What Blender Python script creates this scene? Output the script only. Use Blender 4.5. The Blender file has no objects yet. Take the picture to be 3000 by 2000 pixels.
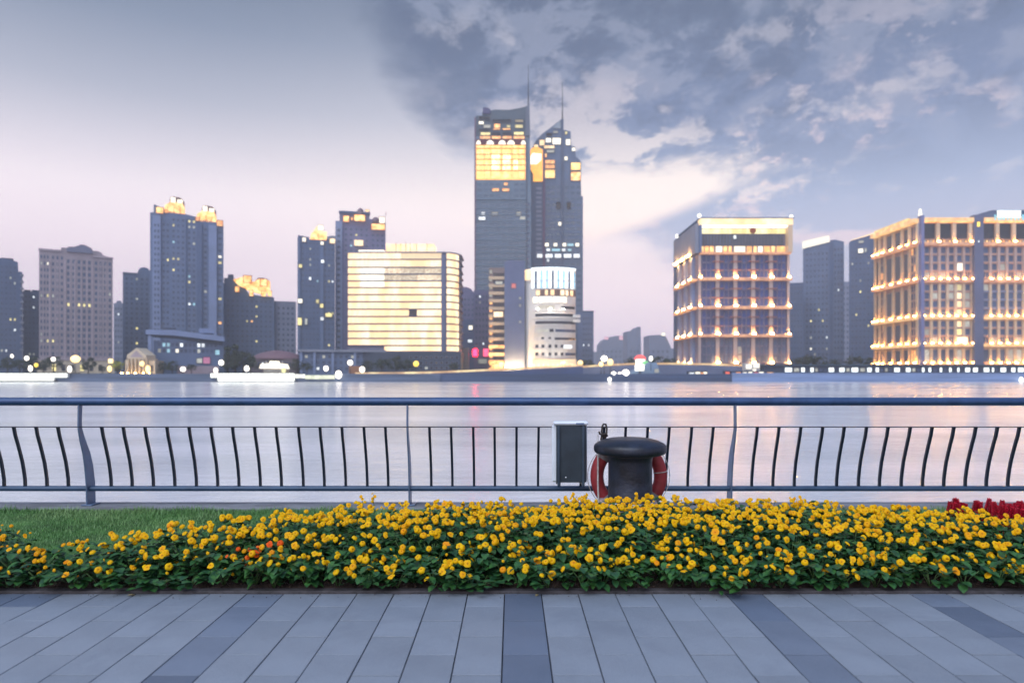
import bpy, math, random
from mathutils import Vector, Matrix, Euler
R = math.radians
PI = math.pi
random.seed(7)
scene = bpy.context.scene
COL = scene.collection

# ------------------------------------------------------------------ camera
F = 2018.0          # focal length in pixels of the 3000 px wide photograph
H = 1.25            # eye height above the promenade
HY = 1087.0         # row of the horizon
cam_d = bpy.data.cameras.new('camera')
cam = bpy.data.objects.new('camera', cam_d)
COL.objects.link(cam)
scene.camera = cam
cam.location = (0, 0, H)
cam.rotation_euler = (R(90), 0, 0)
cam_d.sensor_width = 36
cam_d.lens = 36 * F / 3000
cam_d.shift_y = 87 / 3000
cam_d.clip_start = 0.05
cam_d.clip_end = 30000
cam_d.dof.use_dof = True
cam_d.dof.focus_distance = 5.2
cam_d.dof.aperture_fstop = 1.7

# ------------------------------------------------------------------ colour helper
def srgb(r, g, b, a=1.0):
    def c(v):
        v /= 255.0
        return v / 12.92 if v <= 0.04045 else ((v + 0.055) / 1.055) ** 2.4
    return (c(r), c(g), c(b), a)

# ------------------------------------------------------------------ world
world = bpy.data.worlds.new('World')
scene.world = world
world.use_nodes = True
nt = world.node_tree
nt.nodes.clear()
class NG:
    """tiny node-expression helper"""
    def __init__(s, tree): s.t = tree
    def n(s, typ, **kw):
        x = s.t.nodes.new(typ)
        for k, v in kw.items(): setattr(x, k, v)
        return x
    def put(s, sock, v):
        if isinstance(v, (int, float)): sock.default_value = v
        elif isinstance(v, tuple): sock.default_value = v
        else: s.t.links.new(v, sock)
    def m(s, op, a, b=None, c=None, clamp=False):
        x = s.n('ShaderNodeMath', operation=op, use_clamp=clamp)
        s.put(x.inputs[0], a)
        if b is not None: s.put(x.inputs[1], b)
        if c is not None: s.put(x.inputs[2], c)
        return x.outputs[0]
    def sstep(s, v, a, b):
        x = s.n('ShaderNodeMapRange', interpolation_type='SMOOTHSTEP')
        s.put(x.inputs[0], v); x.inputs[1].default_value = a; x.inputs[2].default_value = b
        return x.outputs[0]
    def mix(s, f, a, b, mode='MIX'):
        x = s.n('ShaderNodeMix', data_type='RGBA', blend_type=mode)
        s.put(x.inputs[0], f); s.put(x.inputs[6], a); s.put(x.inputs[7], b)
        return x.outputs[2]
    def ramp(s, v, stops, interp='LINEAR'):
        x = s.n('ShaderNodeValToRGB')
        cr = x.color_ramp
        cr.interpolation = interp
        while len(cr.elements) < len(stops): cr.elements.new(0.5)
        for e, (p, c) in zip(cr.elements, stops):
            e.position = p; e.color = c if len(c) == 4 else (*c, 1)
        s.put(x.inputs[0], v)
        return x.outputs[0]
    def noise(s, vec, scale, detail=4, rough=0.55, dist=0.0):
        x = s.n('ShaderNodeTexNoise')
        if vec is not None: s.put(x.inputs['Vector'], vec)
        x.inputs['Scale'].default_value = scale
        x.inputs['Detail'].default_value = detail
        x.inputs['Roughness'].default_value = rough
        x.inputs['Distortion'].default_value = dist
        return x.outputs[0]
g = NG(nt)
tc = g.n('ShaderNodeTexCoord')
sep = g.n('ShaderNodeSeparateXYZ'); nt.links.new(tc.outputs['Generated'], sep.inputs[0])
X, Y, Z = sep.outputs
hor = g.m('SQRT', g.m('ADD', g.m('MULTIPLY', X, X), g.m('MULTIPLY', Y, Y)))
hor = g.m('MAXIMUM', hor, 0.02)
hx = g.m('DIVIDE', X, hor)
el = g.m('MAXIMUM', g.m('DIVIDE', Z, hor), 0.0)
# plane coordinates of a cloud deck, so the clouds close up towards the horizon
den = g.m('ADD', g.m('MAXIMUM', Z, 0.0), 0.13)
cmb = g.n('ShaderNodeCombineXYZ')
g.put(cmb.inputs[0], g.m('DIVIDE', X, den)); g.put(cmb.inputs[1], g.m('MULTIPLY', g.m('DIVIDE', Y, den), 0.9))
cvec = cmb.outputs[0]
n_big = g.noise(cvec, 1.1, 5, 0.55, 0.35)
n_mid = g.noise(cvec, 3.6, 8, 0.62, 0.3)
cm2 = g.n('ShaderNodeCombineXYZ')
g.put(cm2.inputs[0], X); g.put(cm2.inputs[1], Y); g.put(cm2.inputs[2], g.m('ADD', g.m('MULTIPLY', Z, 1.55), g.m('MULTIPLY', X, -0.12)))
dvec = cm2.outputs[0]
n_fine = g.noise(dvec, 19.0, 9, 0.62, 0.15)
elr = g.m('MULTIPLY', el, 1.0)
left = g.ramp(elr, [(0.0, srgb(196, 188, 212)), (0.06, srgb(214, 200, 218)), (0.14, srgb(232, 216, 228)), (0.24, srgb(229, 219, 229)),
                    (0.36, srgb(186, 190, 206)), (0.46, srgb(142, 155, 178)), (0.56, srgb(112, 129, 155)), (1.0, srgb(150, 168, 196))])
right = g.ramp(elr, [(0.0, srgb(192, 184, 208)), (0.08, srgb(186, 184, 210)), (0.16, srgb(178, 182, 208)), (0.25, srgb(152, 166, 198)),
                     (0.38, srgb(122, 139, 174)), (0.52, srgb(112, 127, 154)), (0.62, srgb(116, 131, 158)), (1.0, srgb(150, 168, 196))])
# far left of the sky is a little greyer than the glow in the middle
gl = g.m('SUBTRACT', hx, 0.02)
glow = g.m('EXPONENT', g.m('MULTIPLY', g.m('MULTIPLY', gl, gl), -5.0))
left = g.mix(g.m('MULTIPLY', g.sstep(glow, 0.2, 1.0), 0.55), left, g.ramp(elr, [(0.0, srgb(214, 200, 220)), (0.12, srgb(243, 226, 233)), (0.25, srgb(252, 238, 236)),
            (0.36, srgb(222, 220, 230)), (0.46, srgb(178, 184, 202)), (0.56, srgb(134, 146, 168)), (1.0, srgb(150, 168, 196))]))
fc = g.n('ShaderNodeFloatCurve')
cv = fc.mapping.curves[0]
pts = [(0.0, 0.86), (0.09, 0.78), (0.18, 0.66), (0.24, 0.53), (0.31, 0.44), (0.434, 0.35), (0.523, 0.275), (1.0, 0.10)]
cv.points[0].location = pts[0]; cv.points[1].location = pts[-1]
for p in pts[1:-1]: cv.points.new(*p)
fc.mapping.update()
g.put(fc.inputs['Value'], el)
gg = g.m('SUBTRACT', fc.outputs[0], 0.5)
wob = g.m('ADD', g.m('MULTIPLY', g.m('SUBTRACT', n_big, 0.5), 0.25), g.m('MULTIPLY', g.m('SUBTRACT', n_mid, 0.5), 0.22))
D = g.sstep(g.m('ADD', g.m('SUBTRACT', hx, gg), wob), -0.05, 0.09)
sky = g.mix(D, left, right)
# darker undersides in the cloud deck
und = g.m('MULTIPLY', g.m('MULTIPLY', D, g.sstep(n_big, 0.45, 0.7)), 0.5)
und = g.m('MULTIPLY', und, g.sstep(el, 0.20, 0.40))
sky = g.mix(und, sky, srgb(92, 107, 136))
n_mot = g.noise(dvec, 10.5, 10, 0.62, 0.2)
mot = g.m('MULTIPLY', g.m('MULTIPLY', D, g.sstep(el, 0.23, 0.42)), g.sstep(g.m('ADD', n_mot, g.m('MULTIPLY', g.m('SUBTRACT', n_big, 0.5), 0.55)), 0.44, 0.58))
sky = g.mix(g.m('MULTIPLY', mot, 0.62), sky, srgb(92, 108, 138))
mot2 = g.m('MULTIPLY', g.m('MULTIPLY', D, g.sstep(el, 0.24, 0.40)), g.m('SUBTRACT', 1.0, g.sstep(n_mot, 0.40, 0.50)))
sky = g.mix(g.m('MULTIPLY', mot2, 0.62), sky, srgb(160, 168, 192))
# bright cream break in the clouds
def gauss(cx, cy, ax, ay, rot):
    dx = g.m('SUBTRACT', hx, cx); dy = g.m('SUBTRACT', el, cy)
    c, s_ = math.cos(rot), math.sin(rot)
    u = g.m('DIVIDE', g.m('ADD', g.m('MULTIPLY', dx, c), g.m('MULTIPLY', dy, s_)), ax)
    v = g.m('DIVIDE', g.m('SUBTRACT', g.m('MULTIPLY', dy, c), g.m('MULTIPLY', dx, s_)), ay)
    return g.m('EXPONENT', g.m('MULTIPLY', g.m('ADD', g.m('MULTIPLY', u, u), g.m('MULTIPLY', v, v)), -1.0))
glo = gauss(0.15, 0.245, 0.18, 0.066, R(3))
band = g.m('MAXIMUM', gauss(0.14, 0.33, 0.20, 0.085, R(-22)), g.m('MULTIPLY', gauss(-0.01, 0.47, 0.12, 0.05, R(-18)), 0.75))
band = g.m('MAXIMUM', band, g.m('MULTIPLY', g.m('MAXIMUM', gauss(0.32, 0.46, 0.09, 0.035, R(-10)), gauss(0.44, 0.37, 0.14, 0.04, R(10))), 0.55))
cut = g.sstep(g.m('SUBTRACT', el, g.m('ADD', g.m('MULTIPLY', g.m('SUBTRACT', hx, 0.108), 0.36), 0.172)), -0.006, 0.022)
wis = g.sstep(g.m('ADD', g.m('ADD', g.m('MULTIPLY', n_mid, 0.5), g.m('MULTIPLY', n_fine, 0.5)), g.m('MULTIPLY', band, 0.13)), 0.535, 0.63)
w1 = g.m('MULTIPLY', g.m('MULTIPLY', wis, g.m('ADD', g.m('MULTIPLY', band, 0.9), 0.16)), D)
solid = g.m('MULTIPLY', g.m('MULTIPLY', g.sstep(g.m('ADD', glo, g.m('MULTIPLY', g.m('SUBTRACT', n_mid, 0.5), 1.3)), 0.22, 0.62), cut), 0.98)
w1 = g.m('MAXIMUM', g.m('MINIMUM', w1, 0.85), solid)
# faint isolated wisps all over the right and the upper sky
n_w = g.noise(cvec, 1.7, 8, 0.6, 0.2)
w2 = g.m('MULTIPLY', g.m('MULTIPLY', g.sstep(n_w, 0.48, 0.62), g.sstep(n_fine, 0.48, 0.60)), g.m('MULTIPLY', D, 0.85))
w2 = g.m('MULTIPLY', w2, g.sstep(el, 0.15, 0.24))
# one pink streak low on the right
st = gauss(0.445, 0.175, 0.085, 0.011, R(-3))
w3 = g.m('MULTIPLY', g.sstep(g.m('ADD', st, g.m('MULTIPLY', g.m('SUBTRACT', n_fine, 0.5), 0.9)), 0.25, 0.8), 0.7)
cc = g.ramp(elr, [(0.0, srgb(240, 214, 220)), (0.17, srgb(250, 228, 226)), (0.27, srgb(253, 240, 236)), (0.38, srgb(214, 208, 218)), (0.55, srgb(178, 182, 200))])
sky = g.mix(g.m('MAXIMUM', w2, w3), sky, g.ramp(elr, [(0.0, srgb(236, 208, 216)), (0.2, srgb(226, 206, 216)), (0.5, srgb(170, 172, 192))]))
sky = g.mix(w1, sky, cc)
sky = g.mix(1.0, sky, g.ramp(elr, [(0.0, (1.50, 1.46, 1.48)), (0.10, (1.64, 1.58, 1.52)), (0.22, (1.54, 1.50, 1.42)), (0.36, (1.02, 1.02, 1.03)), (0.5, (.86, .89, .92)), (1.0, (.80, .96, 1.2))]), 'MULTIPLY')
nish = g.n('ShaderNodeTexSky', sky_type='NISHITA', sun_disc=False, sun_elevation=R(48), sun_rotation=R(205))
nb = g.n('ShaderNodeBackground'); nt.links.new(nish.outputs[0], nb.inputs[0]); nb.inputs[1].default_value = 0.006
bg = g.n('ShaderNodeBackground'); nt.links.new(sky, bg.inputs[0]); bg.inputs[1].default_value = 1.0
ad = g.n('ShaderNodeAddShader'); nt.links.new(nb.outputs[0], ad.inputs[0]); nt.links.new(bg.outputs[0], ad.inputs[1])
out = g.n('ShaderNodeOutputWorld'); nt.links.new(ad.outputs[0], out.inputs[0])
world.cycles.sampling_method = 'MANUAL'; world.cycles.sample_map_resolution = 512

# ------------------------------------------------------------------ sun, exposure
sun_d = bpy.data.lights.new('sun', 'SUN')
sun_d.energy = 2.6
sun_d.angle = R(60)
sun_d.color = (0.90, 0.95, 1.0)
sun = bpy.data.objects.new('sun', sun_d)
COL.objects.link(sun)
SE, SA = R(48), R(205)
sd = Vector((math.sin(SA) * math.cos(SE), math.cos(SA) * math.cos(SE), math.sin(SE)))
sun.rotation_euler = (-sd).to_track_quat('-Z', 'Y').to_euler()
scene.view_settings.view_transform = 'Standard'
scene.view_settings.look = 'None'
scene.view_settings.exposure = 0
scene.view_settings.gamma = 1
scene.view_settings.use_curve_mapping = False
try:
    cy = scene.cycles
    cy.use_denoising = True
    cy.denoiser = 'OPENIMAGEDENOISE'
    cy.max_bounces = 6; cy.diffuse_bounces = 3; cy.glossy_bounces = 3; cy.volume_bounces = 0
    cy.sample_clamp_indirect = 4
    cy.use_light_tree = True
    cy.volume_max_steps = 64
except Exception: pass

# ------------------------------------------------------------------ materials
MATS = {}
def mat(name, col, rough=0.6, metal=0.0, var=0.12, nscale=6.0, objvar=0.0, bump=0.0, bscale=30.0, spec=0.5, stretch=None, col2=None):
    if name in MATS: return MATS[name]
    m = bpy.data.materials.new(name); m.use_nodes = True
    t = m.node_tree; g = NG(t)
    bs = t.nodes['Principled BSDF']
    tcn = g.n('ShaderNodeTexCoord')
    vec = tcn.outputs['Object']
    if stretch:
        mp = g.n('ShaderNodeMapping'); g.put(mp.inputs[0], vec); mp.inputs['Scale'].default_value = stretch; vec = mp.outputs[0]
    nz = g.noise(vec, nscale, 6, 0.6)
    c = (*col[:3], 1)
    d = col2 if col2 else tuple(v * (1 - var * 1.6) for v in col[:3])
    lo = (*d[:3], 1); hi = (*[min(1, v * (1 + var * 0.8)) for v in col[:3]], 1)
    cc = g.mix(g.sstep(nz, 0.3, 0.7), lo, hi)
    if objvar:
        oi = g.n('ShaderNodeObjectInfo')
        k = g.m('ADD', g.m('MULTIPLY', oi.outputs['Random'], objvar * 2), 1 - objvar)
        cb = g.n('ShaderNodeCombineXYZ')
        for i in range(3): g.put(cb.inputs[i], k)
        cc = g.mix(1.0, cc, cb.outputs[0], 'MULTIPLY')
    g.put(bs.inputs['Base Color'], cc)
    rr = g.m('ADD', g.m('MULTIPLY', g.m('SUBTRACT', nz, 0.5), 0.25), rough, clamp=True)
    g.put(bs.inputs['Roughness'], rr)
    bs.inputs['Metallic'].default_value = metal
    bs.inputs['Specular IOR Level'].default_value = spec
    if bump:
        bp = g.n('ShaderNodeBump'); bp.inputs['Strength'].default_value = bump; bp.inputs['Distance'].default_value = 0.01
        g.put(bp.inputs['Height'], g.noise(vec, bscale, 5, 0.6)); g.put(bs.inputs['Normal'], bp.outputs[0])
    MATS[name] = m
    return m

def glowm(name, col, strength, objvar=0.25, nscale=0.4, var=0.35, lamp=False, hot=None, stretch=(1, 1, 1)):
    """emission: lit panes and lamps, also walls and beams with lamplight painted in"""
    if name in MATS: return MATS[name]
    m = bpy.data.materials.new(name); m.use_nodes = True
    t = m.node_tree; g = NG(t)
    bs = t.nodes['Principled BSDF']
    bs.inputs['Base Color'].default_value = (0.25, 0.22, 0.18, 1)
    bs.inputs['Roughness'].default_value = 0.3
    ge = g.n('ShaderNodeNewGeometry')
    mp = g.n('ShaderNodeMapping'); g.put(mp.inputs[0], ge.outputs['Position']); mp.inputs['Scale'].default_value = stretch
    nz = g.noise(mp.outputs[0], nscale, 3, 0.6)
    oi = g.n('ShaderNodeObjectInfo')
    k = g.m('ADD', g.m('MULTIPLY', g.m('SUBTRACT', oi.outputs['Random'], 0.5), objvar * 2), 1.0)
    k2 = g.m('ADD', g.m('MULTIPLY', g.m('SUBTRACT', nz, 0.5), var * 4), 1.0)
    k = g.m('MULTIPLY', g.m('MAXIMUM', g.m('MULTIPLY', k, k2), 0.15), strength)
    c = (*col[:3], 1)
    if hot:
        cc = g.mix(g.sstep(nz, 0.4, 0.62), c, (*hot[:3], 1)); g.put(bs.inputs['Emission Color'], cc)
    else: bs.inputs['Emission Color'].default_value = c
    g.put(bs.inputs['Emission Strength'], k)
    if not lamp: m.cycles.emission_sampling = 'NONE'
    MATS[name] = m
    return m

# ------------------------------------------------------------------ mesh builder
ORG = {}
class MB:
    def __init__(s): s.v = []; s.f = []; s.mi = []; s.sm = []
    def add(s, vs, fs, mi=0, smooth=False):
        o = len(s.v); s.v += [tuple(p) for p in vs]
        for f in fs: s.f.append([i + o for i in f]); s.mi.append(mi); s.sm.append(smooth)
        return s
    def box(s, x0, x1, y0, y1, z0, z1, mi=0):
        if x1 < x0: x0, x1 = x1, x0
        if y1 < y0: y0, y1 = y1, y0
        if z1 < z0: z0, z1 = z1, z0
        v = [(x0, y0, z0), (x1, y0, z0), (x1, y1, z0), (x0, y1, z0), (x0, y0, z1), (x1, y0, z1), (x1, y1, z1), (x0, y1, z1)]
        return s.add(v, [(3, 2, 1, 0), (4, 5, 6, 7), (0, 1, 5, 4), (1, 2, 6, 5), (2, 3, 7, 6), (3, 0, 4, 7)], mi)
    def bbox(s, x0, x1, y0, y1, z0, z1, b=0.01, mi=0):
        """box with its edges chamfered"""
        pr = [(z0, b), (z0 + b, 0), (z1 - b, 0), (z1, b)]
        rings = []
        for z, i in pr:
            rings.append([(x0 + i + b, y0 + i, z), (x1 - i - b, y0 + i, z), (x1 - i, y0 + i + b, z), (x1 - i, y1 - i - b, z),
                          (x1 - i - b, y1 - i, z), (x0 + i + b, y1 - i, z), (x0 + i, y1 - i - b, z), (x0 + i, y0 + i + b, z)])
        return s.rings(rings, mi, False, True)
    def rings(s, rings, mi=0, smooth=True, caps=True, closed=True):
        n = len(rings[0]); vs = [p for r in rings for p in r]; fs = []
        for k in range(len(rings) - 1):
            for i in range(n if closed else n - 1):
                j = (i + 1) % n
                fs.append((k * n + i, k * n + j, (k + 1) * n + j, (k + 1) * n + i))
        s.add(vs, fs, mi, smooth)
        if caps:
            o = len(s.v) - len(vs)
            s.f.append([o + i for i in range(n)][::-1]); s.mi.append(mi); s.sm.append(False)
            s.f.append([o + (len(rings) - 1) * n + i for i in range(n)]); s.mi.append(mi); s.sm.append(False)
        return s
    def lathe(s, prof, cx, cy, n=24, mi=0, smooth=True, a0=0.0, sx=1.0, sy=1.0):
        return s.rings([[(cx + r * sx * math.cos(a0 + 2 * PI * i / n), cy + r * sy * math.sin(a0 + 2 * PI * i / n), z) for i in range(n)] for r, z in prof], mi, smooth)
    def tube(s, pts, rad, n=8, mi=0, caps=True):
        pts = [Vector(p) for p in pts]; rings = []
        if not isinstance(rad, (list, tuple)): rad = [rad] * len(pts)
        t0 = (pts[1] - pts[0]).normalized()
        ref = Vector((0, 0, 1)) if abs(t0.z) < 0.9 else Vector((1, 0, 0))
        for i, p in enumerate(pts):
            t = (pts[min(i + 1, len(pts) - 1)] - pts[max(i - 1, 0)]).normalized()
            a = ref - t * ref.dot(t)
            if a.length < 1e-4: a = Vector((0, 1, 0)) - t * t.y
            a.normalize(); b = t.cross(a); ref = a
            rings.append([p + (a * math.cos(2 * PI * k / n) + b * math.sin(2 * PI * k / n)) * rad[i] for k in range(n)])
        return s.rings(rings, mi, True, caps)
    def prism_xz(s, pts, y0, y1, mi=0):
        """outline in x,z run from y0 back to y1"""
        n = len(pts)
        A = sum(pts[i][0] * pts[(i + 1) % n][1] - pts[(i + 1) % n][0] * pts[i][1] for i in range(n))
        if A < 0: pts = pts[::-1]
        vs = [(x, y0, z) for x, z in pts] + [(x, y1, z) for x, z in pts]
        fs = [list(range(n)), list(range(2 * n - 1, n - 1, -1))]
        for i in range(n):
            j = (i + 1) % n; fs.append((j, i, n + i, n + j))
        return s.add(vs, fs, mi)
    def vprism(s, plan, z0, z1, mi=0):
        n = len(plan)
        A = sum(plan[i][0] * plan[(i + 1) % n][1] - plan[(i + 1) % n][0] * plan[i][1] for i in range(n))
        if A < 0: plan = plan[::-1]
        return s.rings([[(x, y, z0) for x, y in plan], [(x, y, z1) for x, y in plan]], mi, False)
    def mesh(s, name, mats, org=(0, 0, 0)):
        me = bpy.data.meshes.new(name)
        ox, oy, oz = org
        me.from_pydata([(x - ox, y - oy, z - oz) for x, y, z in s.v], [], s.f)
        for m in (mats if isinstance(mats, (list, tuple)) else [mats]): me.materials.append(m)
        me.polygons.foreach_set('material_index', s.mi)
        me.polygons.foreach_set('use_smooth', s.sm)
        me.update()
        return me
    def build(s, name, mats, parent=None, kind=None):
        org = ORG.get(parent.name, (0, 0, 0)) if parent else (0, 0, 0)
        o = bpy.data.objects.new(name, s.mesh(name, mats, org))
        COL.objects.link(o)
        if parent: o.parent = parent; ORG[o.name] = org
        if kind: o['kind'] = kind
        return o

def thing(name, label, cat, loc=(0, 0, 0), group=None, local=False):
    o = bpy.data.objects.new(name, None); COL.objects.link(o)
    o.empty_display_size = 0.1
    o.location = loc; o['label'] = label; o['category'] = cat
    if group: o['group'] = group
    ORG[o.name] = (0, 0, 0) if local else tuple(loc)
    return o
def tag(o, label, cat, group=None):
    o['label'] = label; o['category'] = cat
    if group: o['group'] = group
    return o
def copy_tree(o, kids, loc, label=None, group=None, rz=None, sc=None):
    c = o.copy(); COL.objects.link(c); c.location = loc
    if label: c['label'] = label
    if group: c['group'] = group
    if rz is not None: c.rotation_euler = (0, 0, rz)
    if sc is not None: c.scale = (sc, sc, sc)
    for k, gk in kids:
        d = k.copy(); COL.objects.link(d); d.parent = c
        for q in gk:
            e = q.copy(); COL.objects.link(e); e.parent = d
    return c
def kids_of(o): return [(k, list(k.children)) for k in o.children]
def px(p, D): return (p - 1500) * D / F
def pz(p, D): return H - (p - HY) * D / F

# common materials
M_wall = {}
def wallm(name, rgb, rough=0.7): return mat(name, srgb(*rgb), rough, var=0.08, nscale=0.12, bump=0.0)
glass = mat('far_glass', srgb(80, 95, 124), 0.25, 0.0, 0.2, 0.05, objvar=0.22, spec=0.6)
glass_blue = mat('blue_glass', srgb(30, 58, 122), 0.12, 0.0, 0.25, 0.08, objvar=0.3, spec=0.8)
glass_dark = mat('dark_glass', srgb(36, 42, 54), 0.15, 0.0, 0.3, 0.05, objvar=0.3, spec=0.8)
frame_m = mat('window_frame', srgb(100, 112, 136), 0.5, var=0.1, nscale=0.5)
frame_d = mat('dark_frame', srgb(70, 76, 90), 0.5, var=0.1, nscale=0.5)
lit_y = glowm('lit_yellow', srgb(255, 236, 150), 1.0, 0.35, 0.9, 0.4)
lit_w = glowm('lit_white', srgb(240, 248, 255), 1.2, 0.3, 0.9, 0.3)
lit_c = glowm('lit_cyan', srgb(150, 215, 240), 0.85, 0.3, 0.9, 0.3)
lit_o = glowm('lit_orange', (1, .32, .045), 1.4, 0.25, 0.8, 0.35, hot=(1, .50, .14))
lit_d = glowm('lit_dim', srgb(196, 200, 190), 0.55, 0.4, 1.2, 0.5)
lit_gold = glowm('lit_gold', (1, .36, .05), 1.7, 0.15, 0.35, 0.3, hot=(1, .62, .22))
lit_cream = glowm('lit_cream', (1, .64, .31), 1.55, 0.08, 0.12, 0.22, hot=(1, .78, .50), stretch=(1, 1, 0.4))
lit_hot = glowm('lit_hot', srgb(255, 246, 224), 1.6, 0.1, 0.5, 0.1)
lit_red = glowm('lit_red', srgb(255, 60, 110), 1.0, 0.1, 0.5, 0.1)
ramp_l = glowm('lamp_globe', srgb(255, 246, 232), 3.2, 0.15, 0.5, 0.05, lamp=True)
ramp_w = glowm('lamp_globe_warm', srgb(255, 214, 140), 2.6, 0.15, 0.5, 0.05, lamp=True)
ramp_yl = glowm('lamp_globe_yellow', srgb(255, 214, 60), 2.0, 0.05, 0.5, 0.05, lamp=True)
uplight_b = glowm('uplight_lens_wide', (1, .46, .12), 240.0, 0.2, 0.5, 0.05, lamp=True)
uplight = glowm('uplight_lens', (1, .46, .11), 120.0, 0.15, 0.5, 0.05, lamp=True)
steel_d = mat('dark_steel', srgb(52, 58, 70), 0.5, 0.3)
HAZE = 0.00045
# ================================================================== GROUND, RIVER, FAR BANK
SHORE = 300.0
WZ = pz(1118, SHORE)
# river
wm = bpy.data.materials.new('river_water'); wm.use_nodes = True
g = NG(wm.node_tree); bs = wm.node_tree.nodes['Principled BSDF']
bs.inputs['IOR'].default_value = 1.45
tcn = g.n('ShaderNodeTexCoord')
mp = g.n('ShaderNodeMapping'); g.put(mp.inputs[0], tcn.outputs['Object']); mp.inputs['Scale'].default_value = (0.35, 1.0, 1)
n1 = g.noise(mp.outputs[0], 1.1, 7, 0.68, 0.8)
n2 = g.noise(mp.outputs[0], 0.10, 4, 0.5, 0.4)
g.put(bs.inputs['Base Color'], g.mix(g.sstep(n2, 0.3, 0.7), (0.68, 0.67, 0.71, 1), (0.86, 0.83, 0.87, 1)))
g.put(bs.inputs['Roughness'], g.m('ADD', g.m('MULTIPLY', n2, 0.14), 0.07))
bp = g.n('ShaderNodeBump'); bp.inputs['Strength'].default_value = 0.7; bp.inputs['Distance'].default_value = 0.16
n3 = g.noise(mp.outputs[0], 5.5, 3, 0.5, 0.2)
g.put(bp.inputs['Height'], g.m('ADD', n1, g.m('MULTIPLY', g.sstep(n3, 0.6, 0.8), 0.12))); g.put(bs.inputs['Normal'], bp.outputs[0])
b = MB(); b.add([(-2600, 6.5, WZ), (2600, 6.5, WZ), (2600, SHORE + 2, WZ), (-2600, SHORE + 2, WZ)], [(0, 1, 2, 3)])
b.build('river', wm, kind='structure')
# far bank land
land_m = mat('far_land', srgb(70, 78, 82), 0.9, var=0.3, nscale=0.03)
b = MB(); b.add([(-6000, SHORE + 0.5, 0), (6000, SHORE + 0.5, 0), (9000, 9000, 0), (-9000, 9000, 0)], [(0, 1, 2, 3)])
b.build('far_ground', land_m, kind='structure')
# far embankment, three stretches
emb_l = mat('embankment_stone', srgb(92, 106, 130), 0.7, var=0.25, nscale=0.25, stretch=(0.1, 1, 3))
emb_r = mat('embankment_pale', srgb(126, 148, 188), 0.6, var=0.15, nscale=0.3, stretch=(0.1, 1, 2))
b = MB(); b.box(-700, px(1290, 300), SHORE, SHORE + 4, WZ - 2, 0.12)
b.box(-700, px(1290, 300), SHORE - 0.35, SHORE - 0.002, WZ - 2, -1.55)
b.build('embankment_wall', emb_l, kind='structure')
b = MB(); b.box(px(1285, 300), px(2150, 300), SHORE + 0.3, SHORE + 4, WZ - 2, 0.10)
b.build('embankment_wall', mat('embankment_dark', srgb(64, 80, 110), 0.7, var=0.2, nscale=0.2, stretch=(0.1, 1, 3)), kind='structure')
b = MB(); b.box(px(2145, 300), 700, SHORE, SHORE + 4, WZ - 2, 0.25)
b.box(px(2145, 300), 700, SHORE - 0.5, SHORE - 0.003, WZ - 2, WZ + 0.5)
b.box(px(2145, 300), 700, SHORE - 0.2, SHORE + 0.4, 0.253, 0.5)
b.build('embankment_wall', emb_r, kind='structure')

# near ground : sub-base of the promenade (slabs lie on it), soil, lawn
asph = mat('slab_bed', srgb(34, 36, 40), 0.9, var=0.2, nscale=20)
b = MB(); b.add([(-30, -12, -0.045), (30, -12, -0.045), (30, 3.875, -0.045), (-30, 3.875, -0.045)], [(0, 1, 2, 3)])
pave = b.build('pavement', asph, kind='structure')
def back_edge(x):
    P = [(-9, 4.5), (-3.3, 4.5), (-2.75, 4.2), (-2.2, 4.45), (-1.9, 4.66), (-1.49, 4.84), (-0.76, 5.06), (0, 5.24), (1.5, 5.3), (2.3, 5.15), (2.8, 4.98), (3.5, 4.7), (9, 4.6)]
    for (a, ya), (c, yc) in zip(P, P[1:]):
        if a <= x <= c: return ya + (yc - ya) * (x - a) / (c - a)
    return 4.6
soil_m = mat('soil', srgb(62, 48, 42), 0.95, var=0.5, nscale=14, bump=1.0, bscale=60)
nx, ny = 160, 26
vs = []; fs = []
for j in range(ny + 1):
    for i in range(nx + 1):
        x = -8 + 16 * i / nx; y = 3.875 + (5.75 - 3.875) * j / ny
        z = -0.012 + 0.05 * min(1, (y - 3.875) / 0.25) + 0.012 * math.sin(x * 23 + y * 31) * math.sin(x * 11 - y * 17) + random.uniform(-.008, .008)
        if j == 0: z = -0.02
        if y > back_edge(x) - .02: z = -0.05
        vs.append((x, y, z))
for j in range(ny):
    for i in range(nx):
        a = j * (nx + 1) + i; fs.append((a, a + 1, a + nx + 2, a + nx + 1))
MB().add(vs, fs, 0, True).build('flower_bed_soil', soil_m, kind='structure')
edge_m = mat('bed_edging', srgb(74, 70, 74), 0.8, var=0.35, nscale=9, bump=0.6, bscale=40)
b = MB(); b.bbox(-30, 30, 3.878, 3.94, -0.05, 0.012, 0.004)
b.build('bed_edging', edge_m, kind='structure')
# lawn
lawn_m = mat('lawn_soil', srgb(76, 118, 58), 0.95, var=0.35, nscale=3.0, bump=0.8, bscale=120)
nx = 150; vs = []; fs = []
for i in range(nx + 1):
    x = -10 + 20 * i / nx; y0 = back_edge(x) - 0.1
    for j in range(9):
        y = y0 + (6.07 - y0) * j / 8
        vs.append((x, y, 0.022 + 0.018 * math.sin(x * 2.1 + 1) * math.sin(y * 3) * math.sin(PI * j / 8)))
for i in range(nx):
    for j in range(8):
        a = i * 9 + j; fs.append((a, a + 9, a + 10, a + 1))
MB().add(vs, fs, 0, True).build('lawn', lawn_m, kind='structure')
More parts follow.
